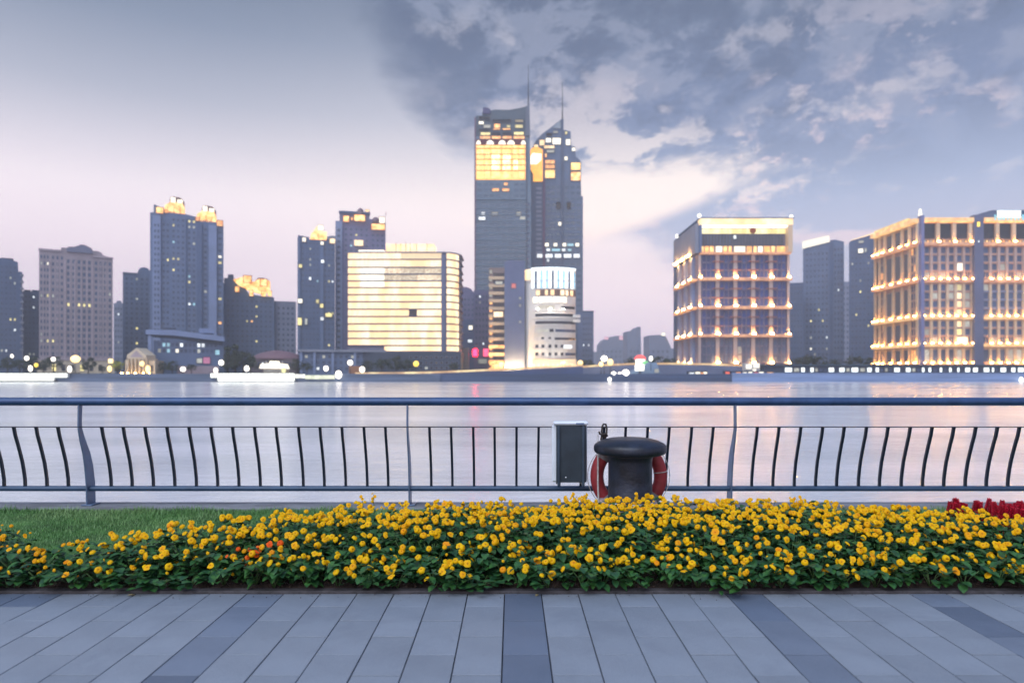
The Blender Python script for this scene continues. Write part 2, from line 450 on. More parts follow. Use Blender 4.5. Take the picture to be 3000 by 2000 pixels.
# grass blades
gm = bpy.data.materials.new('grass_blade'); gm.use_nodes = True
g = NG(gm.node_tree); bs = gm.node_tree.nodes['Principled BSDF']
tcn = g.n('ShaderNodeTexCoord')
nA = g.noise(tcn.outputs['Object'], 1.6, 4, 0.6); nB = g.noise(tcn.outputs['Object'], 60, 2, 0.5)
c1 = g.mix(g.sstep(nA, 0.35, 0.65), (0.105, 0.255, 0.075, 1), (0.215, 0.365, 0.140, 1))
g.put(bs.inputs['Base Color'], g.mix(g.sstep(nB, 0.5, 0.75), c1, (0.17, 0.26, 0.12, 1)))
bs.inputs['Roughness'].default_value = 0.55
b = MB(); rr = random.Random(3)
def blade(x, y, h, w):
    a = rr.uniform(0, 2 * PI); lx = rr.gauss(0, .35) * h; ly = rr.gauss(0, .35) * h
    c, s_ = math.cos(a) * w, math.sin(a) * w
    z = 0.02
    b.v += [(x - c, y - s_, z), (x + c, y + s_, z), (x + lx, y + ly, z + h)]
    n = len(b.v); b.f.append((n - 3, n - 2, n - 1)); b.mi.append(0); b.sm.append(False)
for _ in range(52000):
    x = rr.uniform(-4.9, 0.6) if rr.random() < .82 else rr.uniform(0.6, 5.2)
    y0 = back_edge(x) - .05; y = y0 + (6.045 - y0) * rr.random()
    far = (y - 5.6) > 0
    blade(x, y, rr.uniform(.016, .034) * (1.5 if far and rr.random() < .4 else 1), rr.uniform(.0025, .0045))
for _ in range(6000):      # rougher tufts along the kerb
    x = rr.uniform(-5, 5); y = 6.045 - abs(rr.gauss(0, .06))
    k = 0.5 + 0.5 * math.sin(x * 3.1) * math.sin(x * 7.7 + 1)
    blade(x, y, rr.uniform(.02, .065) * (0.5 + 0.8 * k), rr.uniform(.003, .005))
b.build('grass', gm, kind='stuff')
# kerb under the railing and quay wall below it
kerb_m = mat('kerb_stone', srgb(128, 130, 138), 0.8, var=0.25, nscale=5, bump=0.4, bscale=80, stretch=(0.4, 1, 1))
b = MB(); b.bbox(-60, 60, 6.06, 6.36, -0.1, 0.045, 0.008)
b.build('quay_kerb', kerb_m, kind='structure')
b = MB(); b.box(-60, 60, 6.062, 6.34, WZ - 2, -0.102)
b.build('quay_wall', kerb_m, kind='structure')

# ---- paving slabs
def slab_mat(name, rgb, ov):
    m = mat(name, rgb, 0.42, var=0.07, nscale=2.2, objvar=ov, bump=0.12, bscale=260, spec=0.5)
    t = m.node_tree; g = NG(t); bs = t.nodes['Principled BSDF']
    src = bs.inputs['Base Color'].links[0].from_socket
    tcn = g.n('ShaderNodeTexCoord')
    ge = g.n('ShaderNodeNewGeometry')
    sp = g.noise(ge.outputs['Position'], 380, 2, 0.5)
    st = g.noise(ge.outputs['Position'], 1.7, 6, 0.62, 0.6)
    wr_ = g.noise(ge.outputs['Position'], 9.0, 7, 0.7, 0.3)
    c1 = g.mix(g.m('MULTIPLY', g.sstep(sp, 0.5, 0.72), 0.35), src, (rgb[0] * 1.6, rgb[1] * 1.55, rgb[2] * 1.5, 1))
    c1 = g.mix(g.m('MULTIPLY', g.m('SUBTRACT', 1.0, g.sstep(sp, 0.30, 0.46)), 0.35), c1, (rgb[0] * .5, rgb[1] * .5, rgb[2] * .52, 1))
    c1 = g.mix(g.m('MULTIPLY', g.sstep(st, 0.48, 0.66), 0.28), c1, (rgb[0] * .62, rgb[1] * .62, rgb[2] * .64, 1))
    c1 = g.mix(g.m('MULTIPLY', g.sstep(wr_, 0.60, 0.74), 0.30), c1, (rgb[0] * .6, rgb[1] * .58, rgb[2] * .56, 1))
    g.put(bs.inputs['Base Color'], c1)
    g.put(bs.inputs['Roughness'], g.m('ADD', g.m('MULTIPLY', st, 0.35), 0.30))
    return m
sl = slab_mat('slab_grey', (0.235, 0.268, 0.326), 0.06)
smd = slab_mat('slab_mid', (0.165, 0.20, 0.27), 0.08)
sdk = slab_mat('slab_dark', (0.125, 0.158, 0.225), 0.10)
SW, SL = 0.2069, 0.4137
def slab_mesh(name, m, L):
    b = MB(); hw, hl, c = SW / 2 - 0.0028, L / 2 - 0.0032, 0.0010
    r = [[(-hw, -hl, -0.04), (hw, -hl, -0.04), (hw, hl, -0.04), (-hw, hl, -0.04)], [(-hw, -hl, -c), (hw, -hl, -c), (hw, hl, -c), (-hw, hl, -c)],
         [(-hw + c, -hl + c, 0), (hw - c, -hl + c, 0), (hw - c, hl - c, 0), (-hw + c, hl - c, 0)]]
    b.rings(r, 0, False); return b.mesh(name, m)
cache = {}
jod = [3.661, 3.255, 2.834]      # measured cross joints of the odd columns
for c in range(-24, 25):
    xc = (c + 0.5) * SW - 0.0421
    off = 0.0 if c % 2 else -0.2069
    y = 3.661 + off
    cuts = [3.872]
    while y > -0.3:
        if y < 3.872 - 0.03: cuts.append(y)
        y -= SL
    for k, (a, d) in enumerate(zip(cuts, cuts[1:])):
        if a < 1.9 and abs(c) > 12: continue
        L = round(a - d, 3)
        dark = c in (-14, -7, 0, 6, 11, 18, -21) or (c == 12 and k in (2, 3)) or (c == -13 and k == 0)
        if c == 11 and k > 3: dark = False
        if dark and c in (-7, 6, 11) and random.random() < .45: dark = 2
        key = (L, dark)
        if key not in cache: cache[key] = slab_mesh('paving_slab', {0: sl, 1: sdk, 2: smd}[int(dark)], L)
        o = bpy.data.objects.new('paving_slab', cache[key]); COL.objects.link(o)
        o.parent = pave
        o.location = (xc, (a + d) / 2, random.uniform(-0.0012, 0.0012))
        o.rotation_euler = (random.gauss(0, .0012), random.gauss(0, .0018), 0)

# ================================================================== RAILING
rail_b = mat('rail_paint_blue', srgb(50, 78, 122), 0.38, 0.25, 0.12, 8, spec=0.6)
rail_k = mat('baluster_paint', srgb(18, 30, 50), 0.45, 0.1, 0.15, 14, spec=0.5)
post_m = mat('post_paint', srgb(96, 116, 148), 0.42, 0.2, 0.12, 8, spec=0.5)
rail_s = mat('bottom_rail_paint', srgb(58, 82, 112), 0.4, 0.15, 0.12, 8, spec=0.5)
rl = thing('railing', 'long blue steel riverside railing with curved balusters on the stone kerb', 'railing', (0, 6.2, 0.045))
b = MB(); b.tube([(-14, 6.066, .983), (-4, 6.066, .983), (4, 6.066, .983), (14, 6.066, .983)], .0365, 16); b.build('top_rail', rail_b, rl)
b = MB(); b.bbox(-14, 14, 6.035, 6.085, .7575, .7635, .0015); b.build('middle_rail', rail_k, rl)
b = MB(); b.tube([(-14, 6.205, .195), (-4, 6.205, .195), (4, 6.205, .195), (14, 6.205, .195)], .0245, 12); b.build('bottom_rail', rail_s, rl)
def bal_y(z):  # distance of the baluster's centre line at height z
    P = [(0.19, 6.205), (0.30, 6.20), (0.45, 6.165), (0.60, 6.112), (0.70, 6.073), (0.76, 6.060)]
    if z <= P[0][0]: return P[0][1]
    for (a, ya), (c, yc) in zip(P, P[1:]):
        if a <= z <= c: return ya + (yc - ya) * (z - a) / (c - a)
    return P[-1][1]
b = MB()
zs = [.205, .28, .36, .44, .52, .60, .68, .757]
rings = []
for z in zs:
    y = bal_y(z)
    rings.append([(-.0105, y - .011, z), (.0105, y - .011, z), (.0105, y + .011, z), (-.0105, y + .011, z)])
b.rings(rings, 0, False)
bal_me = b.mesh('baluster', rail_k, (0, 6.2, 0.045))
b = MB(); rings = []
for z, yc, w in [(.046, 6.222, .125), (.17, 6.218, .125), (.25, 6.214, .122), (.40, 6.19, .115), (.52, 6.155, .098), (.64, 6.10, .072), (.74, 6.064, .05), (.80, 6.06, .046), (.955, 6.066, .05)]:
    rings.append([(-.006, yc - w / 2, z), (.006, yc - w / 2, z), (.006, yc + w / 2, z), (-.006, yc + w / 2, z)])
b.rings(rings, 0, False)
b.bbox(-.05, .05, 6.155, 6.285, .046, .058, .003)
post_me = b.mesh('post', post_m, (0, 6.2, 0.045))
SP = 2.884
for k in range(-4, 6):
    x0 = -0.92 + SP * (k)
    if abs(x0) < 13.5:
        o = bpy.data.objects.new('post', post_me); COL.objects.link(o); o.parent = rl; o.location = (x0, 0, 0)
    for i in range(1, 15):
        x = x0 + SP * i / 15
        if abs(x) < 7.5:
            if 0.50 < x < 0.74 and False: continue
            o = bpy.data.objects.new('baluster', bal_me); COL.objects.link(o); o.parent = rl; o.location = (x + random.uniform(-.003, .003), 0, 0)

# ================================================================== BOLLARD, LIFEBUOY, BOX, ROPE
bx, by = px(1846, 5.75), 5.75
bo = thing('mooring_bollard', 'big dark mushroom-headed mooring bollard behind the flowers in front of the railing', 'bollard', (bx, by, 0))
bm = mat('bollard_paint', srgb(30, 37, 54), 0.42, 0.1, 0.5, 7, bump=0.35, bscale=45, spec=0.6, col2=srgb(18, 22, 32))
b = MB(); b.lathe([(.1, .165), (.186, .166), (.188, .182), (.183, .19), (.181, .36), (.181, .50), (.186, .535), (.205, .556)], bx, by, 40); b.build('shaft', bm, bo)
b = MB(); b.lathe([(.19, .555), (.258, .559), (.285, .568), (.297, .580), (.301, .594), (.301, .622), (.296, .636), (.280, .650), (.235, .672), (.175, .688), (.09, .694), (.0, .695)], bx, by, 44)
b.build('cap', bm, bo)
b = MB(); b.lathe([(.1, .158), (.192, .158), (.194, .168), (.184, .174), (.1, .175)], bx, by, 36); b.build('base_ring', mat('ring_white', srgb(190, 190, 196), .6), bo)
b = MB(); b.bbox(bx - .24, bx + .24, by - .22, by + .22, -.02, .157, .012); b.build('plinth', mat('plinth_stone', srgb(176, 160, 164), .8, var=.15, nscale=8, bump=.3, bscale=60), bo)

lx, ly, lz = px(1840.6, 6.02), 5.995, pz(1393, 6.02)
lb = thing('lifebuoy', 'faded red ring lifebuoy hung on the railing behind the bollard', 'lifebuoy', (lx, ly, lz))
red_m = mat('buoy_red', srgb(158, 50, 58), .55, var=.2, nscale=7, bump=.2, bscale=40)
ban_m = mat('buoy_band', srgb(150, 146, 150), .6, var=.25, nscale=12)
Rm, rt = .277, .058
def arc(a0, a1, n, ra, rb, m=12):
    rings = []
    for i in range(n + 1):
        a = a0 + (a1 - a0) * i / n
        rings.append([((Rm + ra * math.cos(t)) * math.cos(a) + lx, ly + rb * math.sin(t), (Rm + ra * math.cos(t)) * math.sin(a) + lz) for t in [2 * PI * k / m for k in range(m)]])
    return rings
b = MB(); rings = arc(0, 2 * PI, 48, rt, rt * .8)[:-1]; rings.append(rings[0]); b.rings(rings, 0, True, False); rg_ = b.build('ring', red_m, lb)
for a in (-42, 138, 48, 228):
    b = MB(); b.rings(arc(R(a - 9), R(a + 9), 5, rt + .003, rt * .8 + .003), 0, True, False); b.build('band', ban_m, rg_)
rope_m = mat('rope_pale', srgb(196, 190, 190), .8, var=.2, nscale=40)
b = MB(); pts = []
for i in range(49):
    a = 2 * PI * i / 48; sag = (.022 if math.sin(a) < .5 else .0) * abs(math.sin(2 * (a - R(48)))) 
    rr_ = Rm + rt + .001 + sag
    pts.append((lx + rr_ * math.cos(a), ly, lz + rr_ * math.sin(a)))
b.tube(pts, .0032, 6); b.build('grab_line', rope_m, lb)
for a in (0,):
    b = MB(); pts = [(lx + (Rm + (rt + .004) * math.cos(t)) * math.cos(R(8)), ly + (rt * .8 + .004) * math.sin(t), lz + (Rm + (rt + .004) * math.cos(t)) * math.sin(R(8))) for t in [2 * PI * k / 14 for k in range(15)]]
    b.tube(pts, .004, 6); b.build('lashing', rope_m, rg_)
cx_ = px(1752, 5.93)
b = MB(); b.tube([(cx_ + .005, 5.98, .70), (cx_, 5.93, .55), (cx_ - .002, 5.92, .3), (cx_ + .004, 5.92, .10), (cx_ + .02, 5.90, .035)], .008, 8)
tag(b.build('hanging_cord', rope_m), 'pale straight cord hanging down in front of the left side of the lifebuoy', 'cord')
# rope knotted round the middle rail
rk = mat('rope_dark', srgb(70, 62, 60), .85, var=.5, nscale=60, bump=.8, bscale=90)
kx, kz = px(1765, 6.05), .76
rp = thing('knotted_rope', 'dark brown rope knotted in a loop over the thin middle rail beside the bollard', 'rope', (kx, 6.05, kz))
b = MB()
b.tube([(kx + .02, 6.02, kz - .09), (kx - .012, 6.015, kz - .04), (kx - .006, 6.01, kz + .01), (kx + .005, 6.02, kz + .028), (kx + .026, 6.03, kz + .026), (kx + .034, 6.02, kz - .01), (kx + .03, 6.01, kz - .06), (kx + .018, 6.01, kz - .10)], .0085, 8); b.build('loop', rk, rp)
b = MB()
b.tube([(kx - .035, 6.0, kz - .035), (kx - .03, 6.0, kz - .055), (kx - .005, 5.995, kz - .062), (kx + .02, 5.995, kz - .052), (kx + .035, 6.0, kz - .07), (kx + .015, 6.02, kz - .085), (kx - .012, 6.02, kz - .078), (kx - .018, 5.99, kz - .10), (kx - .012, 5.98, kz - .16), (kx - .008, 5.97, kz - .26)], .0095, 8); b.build('knot', rk, rp)
# box mounted on the railing
D0 = 5.98
b0, b1 = px(1628, D0), px(1718, D0)
zt, zb_ = pz(1243, D0), pz(1411, D0)
bxn = thing('railing_box', 'dark grey metal box with a white lid and edge mounted on the railing', 'box', ((b0 + b1) / 2, D0, zb_))
shell = mat('box_white', srgb(224, 232, 245), .35, var=.06, nscale=5)
dk = mat('box_dark', srgb(50, 62, 74), .45, .2, .15, 6)
dk2 = mat('box_dark_channel', srgb(60, 76, 94), .4, .2, .15, 6)
b = MB(); b.bbox(b0 + .004, b1 - .002, 5.945, 5.985, zb_, zt - .002, .006); bk_ = b.build('back_panel', dk, bxn)
b = MB(); b.bbox(b0 - .03, b1 + .008, 5.986, 6.035, zb_ - .004, zt - .004, .012); b.build('shell', shell, bxn)
b = MB(); b.bbox(b0 - .022, b1 + .014, 5.93, 6.05, zt - .004, zt + .03, .013); lid_ = b.build('lid', shell, bxn)
for xa in (b0 + .012, b1 - .042):
    b = MB(); b.bbox(xa, xa + .022, 5.925, 5.9445, zb_ - .03, zt - .008, .005); b.build('channel', dk2, bxn)
for xa in (b0 + .016, b1 - .04):
    b = MB(); b.bbox(xa, xa + .014, 5.95, 6.19, zb_ - .028, zb_ - .018, .002); b.bbox(xa, xa + .014, 6.17, 6.19, zb_ - .05, zb_ - .0285, .002); b.build('bracket', dk, bxn)
b = MB(); b.bbox(b1 - .095, b1 - .025, 5.9235, 5.9245, zt + .002, zt + .018, .0003); b.build('label_plate', mat('plate_grey', srgb(96, 112, 142), .4), lid_)
b = MB(); b.lathe([(.0, zb_ + .04), (.006, zb_ + .041), (.006, zb_ + .05), (.0, zb_ + .051)], b0 + .085, 5.940, 8); b.build('screw', shell, bk_)
for (qx, qz) in ((.03, .03), (.03, -.03), (-.05, .03), (-.05, -.03)):
    zz_ = (zb_ + .07) if qz > 0 else (zt - .05); xx_ = b0 + .03 if qx > 0 else b1 - .03
    b = MB(); b.tube([(xx_, 5.9446, zz_), (xx_, 5.940, zz_)], .006, 6); b.build('bolt', dk2, bk_)
# ================================================================== FLOWERS
def petal_mat(name, base, edge, eye, ov):
    m = bpy.data.materials.new(name); m.use_nodes = True
    g = NG(m.node_tree); bs = m.node_tree.nodes['Principled BSDF']
    tcn = g.n('ShaderNodeTexCoord'); oi = g.n('ShaderNodeObjectInfo')
    sp = g.n('ShaderNodeSeparateXYZ'); g.put(sp.inputs[0], tcn.outputs['Object'])
    r = g.m('SQRT', g.m('ADD', g.m('MULTIPLY', sp.outputs[0], sp.outputs[0]), g.m('MULTIPLY', sp.outputs[1], sp.outputs[1])))
    nz = g.noise(tcn.outputs['Object'], 160, 3, 0.6)
    r2 = g.m('ADD', r, g.m('MULTIPLY', g.m('SUBTRACT', nz, 0.5), 0.006))
    c = g.mix(g.sstep(r2, 0.010, 0.021), base, edge)
    c = g.mix(g.m('MULTIPLY', g.m('SUBTRACT', 1.0, g.sstep(r2, 0.0025, 0.0065)), 0.6), c, eye)
    c = g.mix(g.m('MULTIPLY', g.m('POWER', oi.outputs['Random'], 2.2), ov), c, (0.95, 0.30, 0.005, 1))
    g.put(bs.inputs['Base Color'], c); bs.inputs['Roughness'].default_value = 0.6
    bs.inputs['Specular IOR Level'].default_value = 0.25
    tr = g.n('ShaderNodeBsdfTranslucent'); g.put(tr.inputs[0], c)
    mx = g.n('ShaderNodeMixShader'); mx.inputs[0].default_value = 0.3
    t = m.node_tree; t.links.new(bs.outputs[0], mx.inputs[1]); t.links.new(tr.outputs[0], mx.inputs[2])
    t.links.new(mx.outputs[0], t.nodes['Material Output'].inputs[0])
    return m
pet_y = petal_mat('petal_yellow', (0.98, 0.56, 0.002, 1), (0.98, 0.68, 0.003, 1), (0.42, 0.10, 0.008, 1), 0.32)
pet_g = petal_mat('petal_gold', (0.95, 0.46, 0.005, 1), (0.98, 0.62, 0.008, 1), (0.45, 0.07, 0.01, 1), 0.7)
pet_o = petal_mat('petal_orange', (0.90, 0.10, 0.008, 1), (0.95, 0.17, 0.01, 1), (0.45, 0.03, 0.005, 1), 0.2)
stem_m = mat('stem_green', (0.09, 0.17, 0.05), .6)
leaf_m = bpy.data.materials.new('leaf_green'); leaf_m.use_nodes = True
g = NG(leaf_m.node_tree); bs = leaf_m.node_tree.nodes['Principled BSDF']
tcn = g.n('ShaderNodeTexCoord'); oi = g.n('ShaderNodeObjectInfo')
nA = g.noise(tcn.outputs['Object'], 26, 3, 0.5)
c = g.mix(g.sstep(nA, 0.35, 0.68), (0.014, 0.060, 0.022, 1), (0.052, 0.160, 0.032, 1))
c = g.mix(g.m('MULTIPLY', oi.outputs['Random'], 0.4), c, (0.02, 0.075, 0.042, 1))
g.put(bs.inputs['Base Color'], c); bs.inputs['Roughness'].default_value = 0.42
bs.inputs['Specular IOR Level'].default_value = 0.3
fr = random.Random(11)
def flower_mesh(kind, m):
    """five overlapping ruffled petals, cupped, facing +z"""
    b = MB()
    s = fr.uniform(.92, 1.1)
    cup = {0: -.15, 1: .18, 2: .55, 3: -.38}[kind]
    spec = [(90, .0135, .0125, -.0022), (35, .0115, .0115, 0), (145, .0115, .0115, .0006), (215, .0115, .012, .0015), (325, .0115, .012, .002)] if kind != 2 else \
           [(90, .011, .011, -.002), (18, .010, .011, 0), (162, .010, .011, .001), (234, .010, .011, .002), (306, .010, .011, .003)]
    for ang, dist, rad, dz in spec:
        a = R(ang + fr.uniform(-8, 8)); cx, cy = math.cos(a) * dist * .66 * s, math.sin(a) * dist * .66 * s
        vs = [(0, 0, dz)]
        n = 9
        for ring, fr_ in ((0.62, .6), (1.0, 1.0)):
            for i in range(n):
                t = 2 * PI * i / n
                k = rad * s * ring * (1 + .05 * math.sin(3 * t + ang))
                x, y = cx + math.cos(t) * k, cy + math.sin(t) * k
                rr2 = math.hypot(x, y)
                z = dz + cup * rr2 * rr2 * 26 + (.0018 * math.sin(5 * t + ang) if ring == 1 else 0)
                vs.append((x, y, z))
        vs[0] = (cx, cy, dz + cup * (cx * cx + cy * cy) * 26 + .001)
        fs = [(0, 1 + i, 1 + (i + 1) % n) for i in range(n)] + [(1 + i, 1 + n + i, 1 + n + (i + 1) % n, 1 + (i + 1) % n) for i in range(n)]
        b.add(vs, fs, 0, True)
    b.lathe([(.0, .0055), (.0022, .005), (.0026, .0035), (.0018, .002)], 0, 0, 6, 1)
    # stem going down the back
    b.tube([(0, 0, -.001), (.001, .002, -.012), (.004, .008, -.035)], [.0028, .0014, .0013], 5, 2)
    return b.mesh('flower', [m, mat('flower_eye', (.75, .35, .02), .6), stem_m])
def button_mesh(m, dome, notch):
    """rounded ruffled bloom: a low dome of overlapping petal rows with a curled rim"""
    b = MB(); n = 15; ph = fr.uniform(0, 6); el_ = fr.uniform(.86, 1.0)
    vs = [(0, 0, .0015 * dome)]
    prof = [(.0045, .0052), (.0095, .0058), (.0142, .0030), (.0178, -.0022), (.0172, -.0062)]
    for r, z in prof:
        for i in range(n):
            t = 2 * PI * i / n
            k = r * (1 + notch * math.cos(5 * t + ph) * (r / .018) ** 2 + fr.uniform(-.035, .035))
            vs.append((k * math.cos(t), k * math.sin(t) * el_, z * dome + .0010 * math.sin(5 * t + ph * 2) * (r / .018)))
    fs = [(0, 1 + i, 1 + (i + 1) % n) for i in range(n)]
    for q in range(len(prof) - 1):
        for i in range(n):
            j = (i + 1) % n; o = 1 + q * n
            fs.append((o + i, o + n + i, o + n + j, o + j))
    b.add(vs, fs, 0, True)
    b.tube([(0, 0, -.003), (.001, .002, -.014), (.004, .008, -.035)], [.003, .0014, .0013], 5, 1)
    return b.mesh('flower', [m, stem_m])
FY = [flower_mesh(k, pet_y) for k in (0, 3)] + [button_mesh(pet_y, d, nc) for d, nc in ((1, .05), (1.25, .03), (.8, .08), (1.1, .06), (1.4, .02), (.9, .05))]
FG = [flower_mesh(1, pet_g)] + [button_mesh(pet_g, d, nc) for d, nc in ((1, .05), (1.2, .04), (.8, .07))]
FO = [flower_mesh(0, pet_o)] + [button_mesh(pet_o, d, nc) for d, nc in ((1, .05), (1.3, .04))]
def leaf(b, p, az, tilt, L, W, mi=0):
    """one broad scalloped leaf with a folded midrib"""
    d = Vector((math.cos(az) * math.cos(tilt), math.sin(az) * math.cos(tilt), math.sin(tilt)))
    sd_ = Vector((-math.sin(az), math.cos(az), 0)); up = sd_.cross(d) * -1
    if up.z < 0: up = -up
    prof = [(0, .1), (.22, .75), (.5, 1.0), (.78, .8), (1.0, .12)]
    vs = []
    for t, w in prof:
        c = p + d * (L * t) - Vector((0, 0, 1)) * (L * .35 * t * t)
        e = w * W * .5
        vs += [c - sd_ * e + up * (e * .35), c, c + sd_ * e + up * (e * .35)]
    fs = []
    for i in range(4):
        a = i * 3
        fs += [(a, a + 1, a + 4, a + 3), (a + 1, a + 2, a + 5, a + 4)]
    b.add(vs, fs, mi, True)
def foliage_mesh(seed, h, rad, n, big=1.0):
    rg = random.Random(seed); b = MB()
    for i in range(n):
        t = rg.random() ** .75
        a = rg.uniform(0, 2 * PI); r0 = rad * math.sqrt(rg.random()) * (.55 + .6 * (1 - abs(t - .45)))
        z = .012 + h * t * (1 - .25 * (r0 / rad) ** 2)
        L = rg.uniform(.036, .074) * big
        leaf(b, Vector((math.cos(a) * r0, math.sin(a) * r0, z)), a + rg.gauss(0, .8), rg.uniform(-.3, .75), L, L * rg.uniform(.62, .9))
    for i in range(6):
        a = rg.uniform(0, 2 * PI)
        b.tube([(0, 0, -.02), (math.cos(a) * rad * .3, math.sin(a) * rad * .3, h * .4), (math.cos(a) * rad * .7, math.sin(a) * rad * .7, h * .8)], [.003, .0025, .002], 4, 1)
    return b.mesh('foliage', [leaf_m, stem_m])
FOL = [(h, foliage_mesh(int(h * 1000) + k, h, .115, 62)) for h in (.12, .16, .20, .235) for k in range(3)]
bollx = bx
ORD = ['front', 'second', 'third', 'fourth', 'fifth', 'sixth', 'seventh', 'eighth', 'back']
NUM = {12: 'twelve', 13: 'thirteen', 0: 'no open', 1: 'one open', 2: 'two', 3: 'three', 4: 'four', 5: 'five', 6: 'six', 7: 'seven', 8: 'eight', 9: 'nine', 10: 'ten', 11: 'eleven'}
def zone_label(x, y):
    sx = x / y * F + 1500
    row = ORD[min(8, max(0, int(round((y - 3.962) / .158))))]
    cols = [(160, 'at the left edge'), (330, 'left of the left post'), (480, 'right of the left post'), (640, 'before the open lawn'), (800, 'by the orange pansies'), (980, 'right of the orange pansies'),
            (1130, 'left of the middle post'), (1300, 'right of the middle post'), (1470, 'above the central dark slabs'), (1620, 'left of the railing box'), (1740, 'below the railing box'),
            (1850, 'at the bollard left half'), (1960, 'at the bollard right half'), (2100, 'right of the bollard'), (2250, 'below the right post'), (2400, 'right of the right post'), (2550, 'left of the red salvias'), (2750, 'nearing the red salvias'), (2900, 'before the red salvias'), (9999, 'at the right edge')]
    for lim, t in cols:
        if sx < lim: return t, row
plants = []
y = 3.962; row = 0
pr = random.Random(21)
while y < 5.35:
    x = -4.1 + (0.085 if row % 2 else 0)
    while x < 4.25:
        xx, yy = x + pr.gauss(0, .02), y + pr.gauss(0, .022)
        if yy < back_edge(xx) and abs(xx) < .80 * yy + .1:
            if not (abs(xx - bx) < .33 and yy > 5.42): plants.append((xx, yy))
        x += .172
    y += .158; row += 1
nfl = 0
plants.sort(key=lambda p: p[1])
for (x, y) in plants:
    fr_ = (y - 3.9) / (back_edge(x) - 3.9)
    sx = x / y * F + 1500
    left_clump = sx < 260
    orange = (abs(sx - 745) < 75 and abs(y - 4.10) < .09)
    hh = .105 + .13 * min(1, max(0, (y - 3.92) / .45)) + pr.gauss(0, .012)
    if sx < 700: hh *= .93
    gap = (sx < 640 and fr_ < .14 and pr.random() < .4) or (abs(sx - 1440) < 45 and fr_ < .12) or (sx < 160 and fr_ < .2)
    sparse = (200 < sx < 330 and fr_ > .6)
    h_, fm = min(FOL, key=lambda q: abs(q[0] - hh) + pr.random() * .012)
    t, rw = zone_label(x, y)
    n = pr.choice([6, 7, 8, 9, 10]) if fr_ > .25 else pr.choice([6, 7, 8, 9])
    if fr_ > .6: n += 2
    if sparse: n = pr.choice([0, 1, 2])
    if gap: n = pr.choice([0, 1, 1])
    if left_clump: n = pr.choice([6, 7, 8])
    kind_ = 'vivid orange' if orange else ('small gold' if left_clump else 'yellow')
    lab = f"pansy plant with {NUM.get(n, 'many')} {kind_} blooms, {rw} row, {t}"
    p = thing('pansy_plant', lab, 'flower plant', (x, y, .02), 'orange pansies' if orange else 'yellow pansies in the flower bed', local=True)
    if gap and pr.random() < .6: hh *= .6
    o = bpy.data.objects.new('foliage', fm); COL.objects.link(o); o.parent = p; o['kind'] = 'stuff'
    o.rotation_euler = (0, 0, pr.uniform(0, 2 * PI)); k = pr.uniform(.92, 1.08); o.scale = (k, k, hh / h_)
    for i in range(n):
        a = pr.uniform(0, 2 * PI); r0 = .105 * math.sqrt(pr.random())
        front = fr_ < .3
        z = hh * (1.02 - (.55 * pr.random() if front and math.sin(a) < 0 else .10 * pr.random())) + .012 + pr.random() * .022
        if front and math.sin(a) < -.2: r0 *= 1.2
        me = pr.choice(FO) if (orange and pr.random() < .75) else (pr.choice(FG) if (left_clump and pr.random() < .7) or pr.random() < .07 else pr.choice(FY))
        f = bpy.data.objects.new('flower', me); COL.objects.link(f); f.parent = p
        f.location = (math.cos(a) * r0, math.sin(a) * r0, z)
        tilt = pr.gauss(R(58 if fr_ < .3 else 50), R(17)); yaw = pr.gauss(0, .75)
        f.rotation_euler = (Matrix.Rotation(yaw, 3, 'Z') @ Matrix.Rotation(tilt, 3, 'X') @ Matrix.Rotation(pr.uniform(0, 2 * PI), 3, 'Z')).to_euler()
        k = pr.choice([.5, .78, .9, .95, 1.0, 1.05, 1.1, 1.2]) * pr.uniform(.94, 1.06) * (.8 if left_clump else (1.06 if fr_ < .45 else 1.0))
        f.scale = (k, k, k); nfl += 1
# tall stray blooms that stand out of the bed
for (sx, py_, lab) in [(1062, 1458, 'lone tall yellow pansy stalk rising above the bed beneath the middle railing post'), (1094, 1450, 'tallest yellow pansy stalk beside the lone one under the middle railing bay'),
                       (1680, 1450, 'tall yellow pansy stalk rising below the left edge of the railing box'), (1716, 1452, 'tall yellow pansy stalk rising below the right edge of the railing box'), (1861, 1448, 'tall yellow pansy stalk in front of the foot of the bollard'),
                       (2317, 1462, 'thin green-budded pansy stalk right of the right railing post'), (2346, 1460, 'tall yellow pansy stalk farther right of the right railing post')]:
    yy = 5.12; x = px(sx, yy); zt_ = pz(py_, yy)
    p = thing('pansy_stalk', lab, 'flower', (x, yy, .02), local=True)
    b = MB(); b.tube([(0, 0, 0), (.006, 0, zt_ * .5), (0, 0, zt_ - .02)], .0022, 5)
    for q in range(5): leaf(b, Vector((0, 0, zt_ * (.4 + .1 * q))), q * 2.4, .4, .03, .016)
    b.build('stalk', stem_m, p)
    for q in range(4 if sx != 2317 else 2):
        f = bpy.data.objects.new('flower', FY[q]); COL.objects.link(f); f.parent = p
        f.location = (pr.gauss(0, .016), pr.gauss(0, .01), zt_ - .02 - .018 * q + .01)
        f.rotation_euler = (R(60 + pr.gauss(0, 15)), 0, pr.gauss(0, .5)); k = .72 if sx != 2317 else .45; f.scale = (k, k, k)
